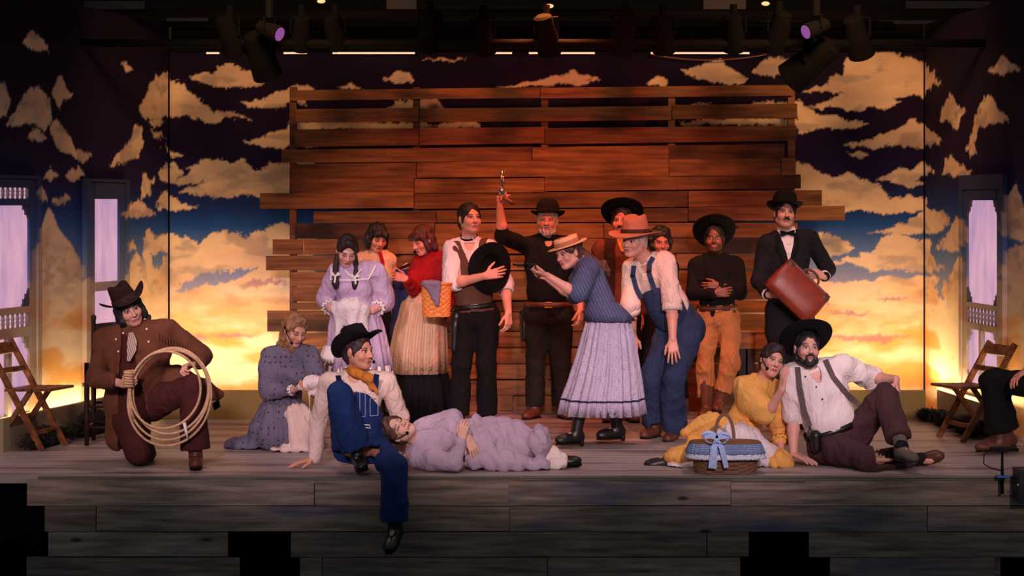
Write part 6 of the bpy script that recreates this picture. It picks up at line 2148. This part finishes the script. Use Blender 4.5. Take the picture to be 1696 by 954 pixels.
# woven baskets
def woven(c, wx, wy, h, taper, m, parent, rows=14, tilt=0.0, sq=3.2):
    rs = []
    n = 72
    for i in range(rows * 2 + 1):
        t_ = i / (rows * 2)
        a_ = np.arange(n)
        q = ring(c + A(0, 0, h * t_), A(1, 0, 0), A(0, 1, 0), wx * lerp(taper, 1, t_), wy * lerp(taper, 1, t_), n, sq)
        off = 0.004 * np.where(((a_ // 3) + (i // 2)) % 2 == 0, 1, -1) * (1 if i % 2 else 0.2)
        d_ = q - (c + A(0, 0, h * t_))
        q = q + d_ / np.linalg.norm(d_, axis=1, keepdims=True) * off[:, None]
        rs.append(q)
    inner = [c + (q - c) * A(0.94, 0.92, 1) for q in rs[::-6]]
    return link_mesh('woven_body', *loft(rs + inner), m, parent)


c = W(1201, 780, 0.19); c[2] = 0.0
bk = thing('picnic_basket', 'wicker picnic basket with blue gingham cover and satin bow', 'basket', tuple(c))
woven(c + A(0, 0, 0.002), 0.222, 0.14, 0.185, 0.90, M['wicker_brown'], bk)
lid = []
for zz, fr in ((0.186, 1.03), (0.200, 1.03), (0.204, 0.98), (0.206, 0.2)):
    lid.append(ring(c + A(0, 0, zz), A(1, 0, 0), A(0, 1, 0), 0.226 * fr, 0.145 * fr, 48, 3.2))
link_mesh('lid', *loft(lid), M['wicker_brown'], bk)
n = 120
def frill(z0, z1, r0, r1, m, name, pl=28, amp=0.010):
    a_ = np.linspace(0, 2 * math.pi, n, endpoint=False)
    rs = []
    for k in range(4):
        t_ = k / 3
        q = ring(c + A(0, 0, lerp(z0, z1, t_)), A(1, 0, 0), A(0, 1, 0), lerp(0.226, 0.226 + r1, t_) + r0, lerp(0.144, 0.144 + r1, t_) + r0, n, 3.2)
        d_ = nrm(A(1, 0, 0))
        off = amp * t_ * np.sin(a_ * pl)
        v_ = q - (c + A(0, 0, lerp(z0, z1, t_)))
        rs.append(q + v_ / np.linalg.norm(v_, axis=1, keepdims=True) * off[:, None])
    cen = c + A(0, 0, z1)
    rs.append(cen + (rs[-1] - cen) * 0.985)
    rs.append((c + A(0, 0, z0)) + (rs[0] - (c + A(0, 0, z0))) * 0.985)
    return link_mesh(name, *loft(rs, False), m, bk, smooth=True)
frill(0.196, 0.130, 0.008, 0.018, M['gingham'], 'gingham_skirt')
frill(0.132, 0.098, 0.026, 0.010, M['lace_trim'], 'lace_edge', 40, 0.007)
hx = c[0] - 0.005
link_mesh('handle', *strip([A(hx + 0.062 * math.cos(a), c[1] - 0.0, 0.19 + 0.185 * math.sin(a) ** 0.8) for a in np.linspace(0.02, math.pi - 0.02, 22)], 0.022, 0.012, (0, -1, 0)), M['wicker_brown'], bk)
sat = M['light_blue_satin']
yb = c[1] - 0.185
bow = W(1187, 728, yb)
bw_ = link_mesh('bow', *sphere(bow, (0.018, 0.016, 0.016), 10, 6), sat, bk, smooth=True)
for s_, (lx, lz) in ((-1, (0.085, 0.022)), (1, (0.075, 0.012))):
    pts = [bow + A(s_ * lx * (0.5 - 0.5 * math.cos(t)) * 1.0, 0.012 * math.sin(2 * t) - 0.004, lz * (0.5 - 0.5 * math.cos(t)) + 0.030 * math.sin(t)) for t in np.linspace(0, 2 * math.pi, 20)]
    link_mesh('bow_loop', *strip(pts, 0.030, 0.003, (0, 0.1, 1)), sat, bw_)
    pts2 = [bow + A(s_ * lx * (0.5 - 0.5 * math.cos(t)), -0.008, lz * (0.5 - 0.5 * math.cos(t)) + 0.026 * math.sin(t) * 0.9) for t in np.linspace(0, math.pi, 9)]
    link_mesh('bow_loop', *strip(pts2, [0.014, 0.03, 0.04, 0.045, 0.048, 0.045, 0.04, 0.036, 0.03], 0.006), sat, bw_)
link_mesh('ribbon_tail', *strip([bow, bow + A(-0.020, -0.012, -0.06), bow + A(-0.022, -0.010, -0.12), bow + A(-0.028, -0.008, -0.185)], [0.025, 0.042, 0.05, 0.055], 0.003), sat, bw_)
link_mesh('ribbon_tail', *strip([bow, bow + A(0.030, -0.016, -0.05), bow + A(0.042, -0.014, -0.10), bow + A(0.062, -0.010, -0.180)], [0.022, 0.034, 0.034, 0.030], 0.003), sat, bw_)

c = W(723, 524, 2.78)
hb = thing('hip_basket', 'honey-coloured wicker basket held at the hip by the woman in red', 'basket', tuple(c))
woven(c, 0.115, 0.10, 0.255, 0.90, M['wicker_honey'], hb, 13)
rimp = ring(c + A(0, 0, 0.255), A(1, 0, 0), A(0, 1, 0), 0.117, 0.102, 40, 3.2)
link_mesh('rim', *tube(rimp, 0.010, 6, True), M['wicker_honey'], hb, smooth=True)
cy = c[1] - 0.115
rs = [W(710, 462, c[1]) + A(0, 0, 0.01), W(713, 464, cy) + A(0.01, 0, 0), W(717, 480, cy - 0.008), W(722, 494, cy - 0.008), W(725, 507, cy - 0.006)]
F = Field()
F.ell(W(714, 470, cy + 0.06), (0.085, 0.09, 0.03), None, 0.03); F.cap(W(704, 468, cy), W(718, 494, cy - 0.003), 0.018, 0.016, 0.02); F.cap(W(714, 470, cy), W(724, 505, cy - 0.003), 0.024, 0.014, 0.02); F.cap(W(727, 468, cy), W(726, 500, cy - 0.003), 0.018, 0.014, 0.02)
V, Q = F.mesh(0.008)
tag(link_mesh('napkin', rumple(V, Q, 0.006, 24), Q, M['grey_cloth'], smooth=True), 'grey cloth spilling over the rim of the hip basket', 'cloth')

# low dark shrubs along the foot of the wings
bush_m = plain('dark_foliage', (30, 28, 22), 0.9, 0, 0.5)
def shrub(w_, sp_, wdt, h, label, seed):
    ctr_ = w_(sp_, 0.29, 0)
    du, dn_ = w_(1, 0, 0) - w_(0, 0, 0), w_(0, 1, 0) - w_(0, 0, 0)
    x, y = ctr_[0], ctr_[1]
    r_ = np.random.RandomState(seed)
    V, Fs = [], []
    n = 420
    for i in range(n):
        px_, py2 = r_.uniform(-wdt, wdt), r_.uniform(-0.065, 0.065)
        hh = h * (0.55 + 0.45 * math.sin(2.1 * (px_ + 3 * seed)) ** 2) * math.sqrt(max(0.05, 1 - (px_ / wdt) ** 4))
        z = r_.uniform(0, hh)
        a_ = r_.uniform(0, 6.28)
        d_ = A(math.cos(a_), math.sin(a_), r_.uniform(-0.2, 0.9)) * r_.uniform(0.025, 0.05)
        s_ = nrm(np.cross(d_, A(0.2, 0.3, 1))) * r_.uniform(0.010, 0.018)
        b = ctr_ + du * px_ + dn_ * py2 + A(0, 0, max(z, 0.02))
        k = len(V)
        V += [b, b + d_ * 0.5 + s_, b + d_, b + d_ * 0.5 - s_]
        Fs.append((k, k + 1, k + 2, k + 3))
    o = link_mesh('leaves', np.array(V), Fs, bush_m, None) if False else None
    t = thing('shrub', label, 'shrub', (x, y, 0))
    link_mesh('foliage', np.array(V), Fs, bush_m, t)['kind'] = 'stuff'
    F = Field(); F.ell((x, y, h * 0.35), (wdt * 0.95, 0.06, h * 0.42), (du, dn_, A(0, 0, 1))); floor_cut(F); V, Q = F.mesh(0.02)
    link_mesh('inner_growth', rumple(V, Q, 0.02, 14), Q, bush_m, t)
for i, (w_, sp_, wd, h, lb) in enumerate(((wl, 3.05, 0.34, 0.20, 'low dark shrub at the far left behind the folding chair'), (wl, 2.25, 0.36, 0.24, 'low dark shrub between the folding chair and the ladder-back chair'),
                                         (wr, 1.62, 0.22, 0.17, 'low dark shrub left of the right folding chair'), (wr, 2.25, 0.34, 0.20, 'low dark shrub behind the right folding chair'), (wr, 1.18, 0.14, 0.14, 'smallest dark shrub, near the seam of the right wing'))):
    shrub(w_, sp_, wd, h, lb, i + 3)

# foot microphone at the stage edge
t = thing('floor_microphone', 'black microphone on a short pole clamped to the stage edge at right', 'microphone', tuple(W(1660, 818, -0.06)))
link_mesh('pole', *tube([W(1660, 818, -0.06), W(1660, 780, -0.06), W(1660, 748, -0.06)], [0.011, 0.010, 0.007], 10), M['mic_black'], t, smooth=True)
link_mesh('plate', *bar(W(1642, 744, -0.06), W(1684, 744, -0.06), 0.10, 0.022, (0, 1, 0)), M['mic_black'], t)
link_mesh('clamp', *bar(W(1651, 789, -0.06), W(1669, 789, -0.06), 0.04, 0.014, (0, 1, 0)), plain('blue_clamp', (60, 110, 190), 0.4), t)
link_mesh('cable', *tube([W(1642, 745, -0.05), W(1630, 752, 0.1), W(1629, 768, 0.18), W(1642, 776, 0.1), W(1660, 780, -0.03)], 0.004, 6), M['mic_black'], t, smooth=True)
t = thing('monitor_speaker', 'small dark box at the right end of the stage edge', 'speaker', tuple(W(1694, 830, -0.1)))
a, b = W(1683, 828, -0.12), W(1730, 776, -0.12)
link_mesh('cabinet', *box((a[0], -0.20, a[2]), (b[0], -0.02, b[2])), plain('dark_box', (14, 12, 22), 0.5), t)
link_mesh('lamp_dot', *sphere(W(1686, 803, -0.205), 0.006, 8, 5), M['pearl'], t)

# ---- overhead rig
def pipe(px0, px1, py, y, label, r=0.024):
    a, b = W(px0, py, y), W(px1, py, y)
    return tag(link_mesh('rig_pipe', *tube([a, b], r, 10), black_m, smooth=True), label, 'pipe')
pipe(-150, 1850, 72, 3.0, 'lower black pipe of the overhead rig carrying the big lamps', 0.035)
pipe(-150, 1850, 22, 3.9, 'upper black pipe of the overhead rig', 0.035)
pipe(250, 1480, 40, 4.6, 'rear black pipe of the overhead rig', 0.025)
housing = plain('lamp_housing', (5, 5, 6), 0.9)
lens_p = glow('purple_lens', (196, 110, 210), 0.45)
lens_k = plain('dark_lens', (20, 22, 28), 0.15)


def stage_light(px, py, y, d, size, label, lens=None, pipe_py=72):
    c = W(px, py, y)
    d = nrm(A(*d))
    t = thing('stage_light', label, 'stage light', tuple(c), 'overhead stage lights')
    L = size
    link_mesh('housing', *tube([c - d * L * 0.55, c - d * L * 0.5, c - d * L * 0.1, c + d * L * 0.1, c + d * L * 0.5, c + d * L * 0.52], np.array([0.16, 0.24, 0.27, 0.30, 0.33, 0.30]) * L, 16), housing, t, smooth=False)
    link_mesh('lens', *tube([c + d * L * 0.50, c + d * L * 0.535], 0.27 * L, 16), lens or lens_k, t)
    top = W(px, pipe_py, y) + A(0, 0, 0.0)
    s = nrm(np.cross(d, A(0, 0, 1))) if abs(d[2]) < 0.95 else A(1, 0, 0)
    hb_ = max(top[2], c[2] + L * 0.45)
    yk = [c + s * L * 0.34, A(*(c + s * L * 0.34)[:2], hb_), A(*(c - s * L * 0.34)[:2], hb_), c - s * L * 0.34]
    link_mesh('yoke', *tube(yk, 0.035 * L, 6), housing, t)
    link_mesh('clamp', *tube([A(c[0], c[1], hb_), A(c[0], c[1], hb_ + 0.10 if lens is None else 4.152)], 0.03, 8), housing, t)
    return t


stage_light(432, 92, 2.9, (0.25, 0.5, -0.85), 0.36, 'big black stage light hanging over the left clouds')
stage_light(446, 50, 2.6, (0.85, -0.5, -0.35), 0.20, 'stage light with purple lens above the left clouds', lens_p, 30)
stage_light(1342, 104, 2.9, (-0.75, 0.35, -0.62), 0.42, 'big black stage light tilted over the right end of the planks')
stage_light(1352, 46, 2.6, (-0.85, -0.45, -0.35), 0.20, 'stage light with purple lens above the right clouds', lens_p, 26)
for i, (px, py, dx, s_) in enumerate(((380, 60, 0.3, 0.3), (500, 56, -0.1, 0.26), (556, 54, 0.2, 0.26), (712, 52, -0.2, 0.3), (800, 60, 0.1, 0.28), (905, 58, 0.2, 0.30), (1035, 56, -0.2, 0.32), (1098, 58, 0.1, 0.28), (1215, 55, 0.1, 0.28), (1290, 52, -0.2, 0.3), (1420, 62, 0.3, 0.32))):
    where = ['leftmost, before the dark upper left corner', 'left of the revolver, near the purple lamp', 'third from the left', 'above the left half of the planks', 'above the raised revolver', 'above the bowler hat', 'above the straw hat', 'above the tan hat', 'above the man in black', 'above the suited man', 'rightmost, above the right clouds'][i]
    stage_light(px, py, 3.0, (dx, 0.4, -0.85), s_, 'small black stage light ' + where, None, 30)
# top strip light of the backdrop
tl_m = glow('top_strip_glow', (255, 196, 160), 1.3)
for i, (x0, x1, lb) in enumerate(((342, 363, 'shortest lit strip, far left'), (470, 508, 'second lit strip from the left'), (551, 687, 'long lit strip left of the middle'), (817, 848, 'short lit strip above the revolver'), (876, 894, 'tiny lit strip above the bowler hat'), (929, 985, 'lit strip above the straw hat'), (1078, 1241, 'longest lit strip, right of the middle'))):
    a, b = W(x0, 88, 4.688), W(x1, 88, 4.688)
    tag(link_mesh('strip_light', *bar(a, b, 0.014, 0.03, (0, 0, 1)), tl_m), lb + ' at the top of the backdrop', 'strip light')
tag(link_mesh('hanging_cable', *tube([W(lerp(1078, 1270, t_), 90 + 38 * t_ * (1 - t_), 4.68) for t_ in np.linspace(0, 1, 16)], 0.005, 6), plain('tan_cable', (150, 96, 70), 0.6), smooth=True), 'thin cable sagging under the longest lit strip', 'cable')
for i, (px, py) in enumerate(((532, 2), (910, 10), (1268, 6))):
    c = W(px, py, 4.2)
    t = thing('rig_bulb', ['small glowing bulb at the top left of the rig', 'small glowing bulb at the top middle of the rig', 'small glowing bulb at the top right of the rig'][i], 'bulb', tuple(c))
    link_mesh('socket', *tube([c + A(0, 0, 0.03), c + A(0, 0, 0.08)], 0.02, 8), housing, t)
    link_mesh('bulb', *sphere(c, (0.035, 0.02, 0.018), 8, 6), glow('bulb_glow_%d' % i, (255, 190, 130), 1.4), t, smooth=True)
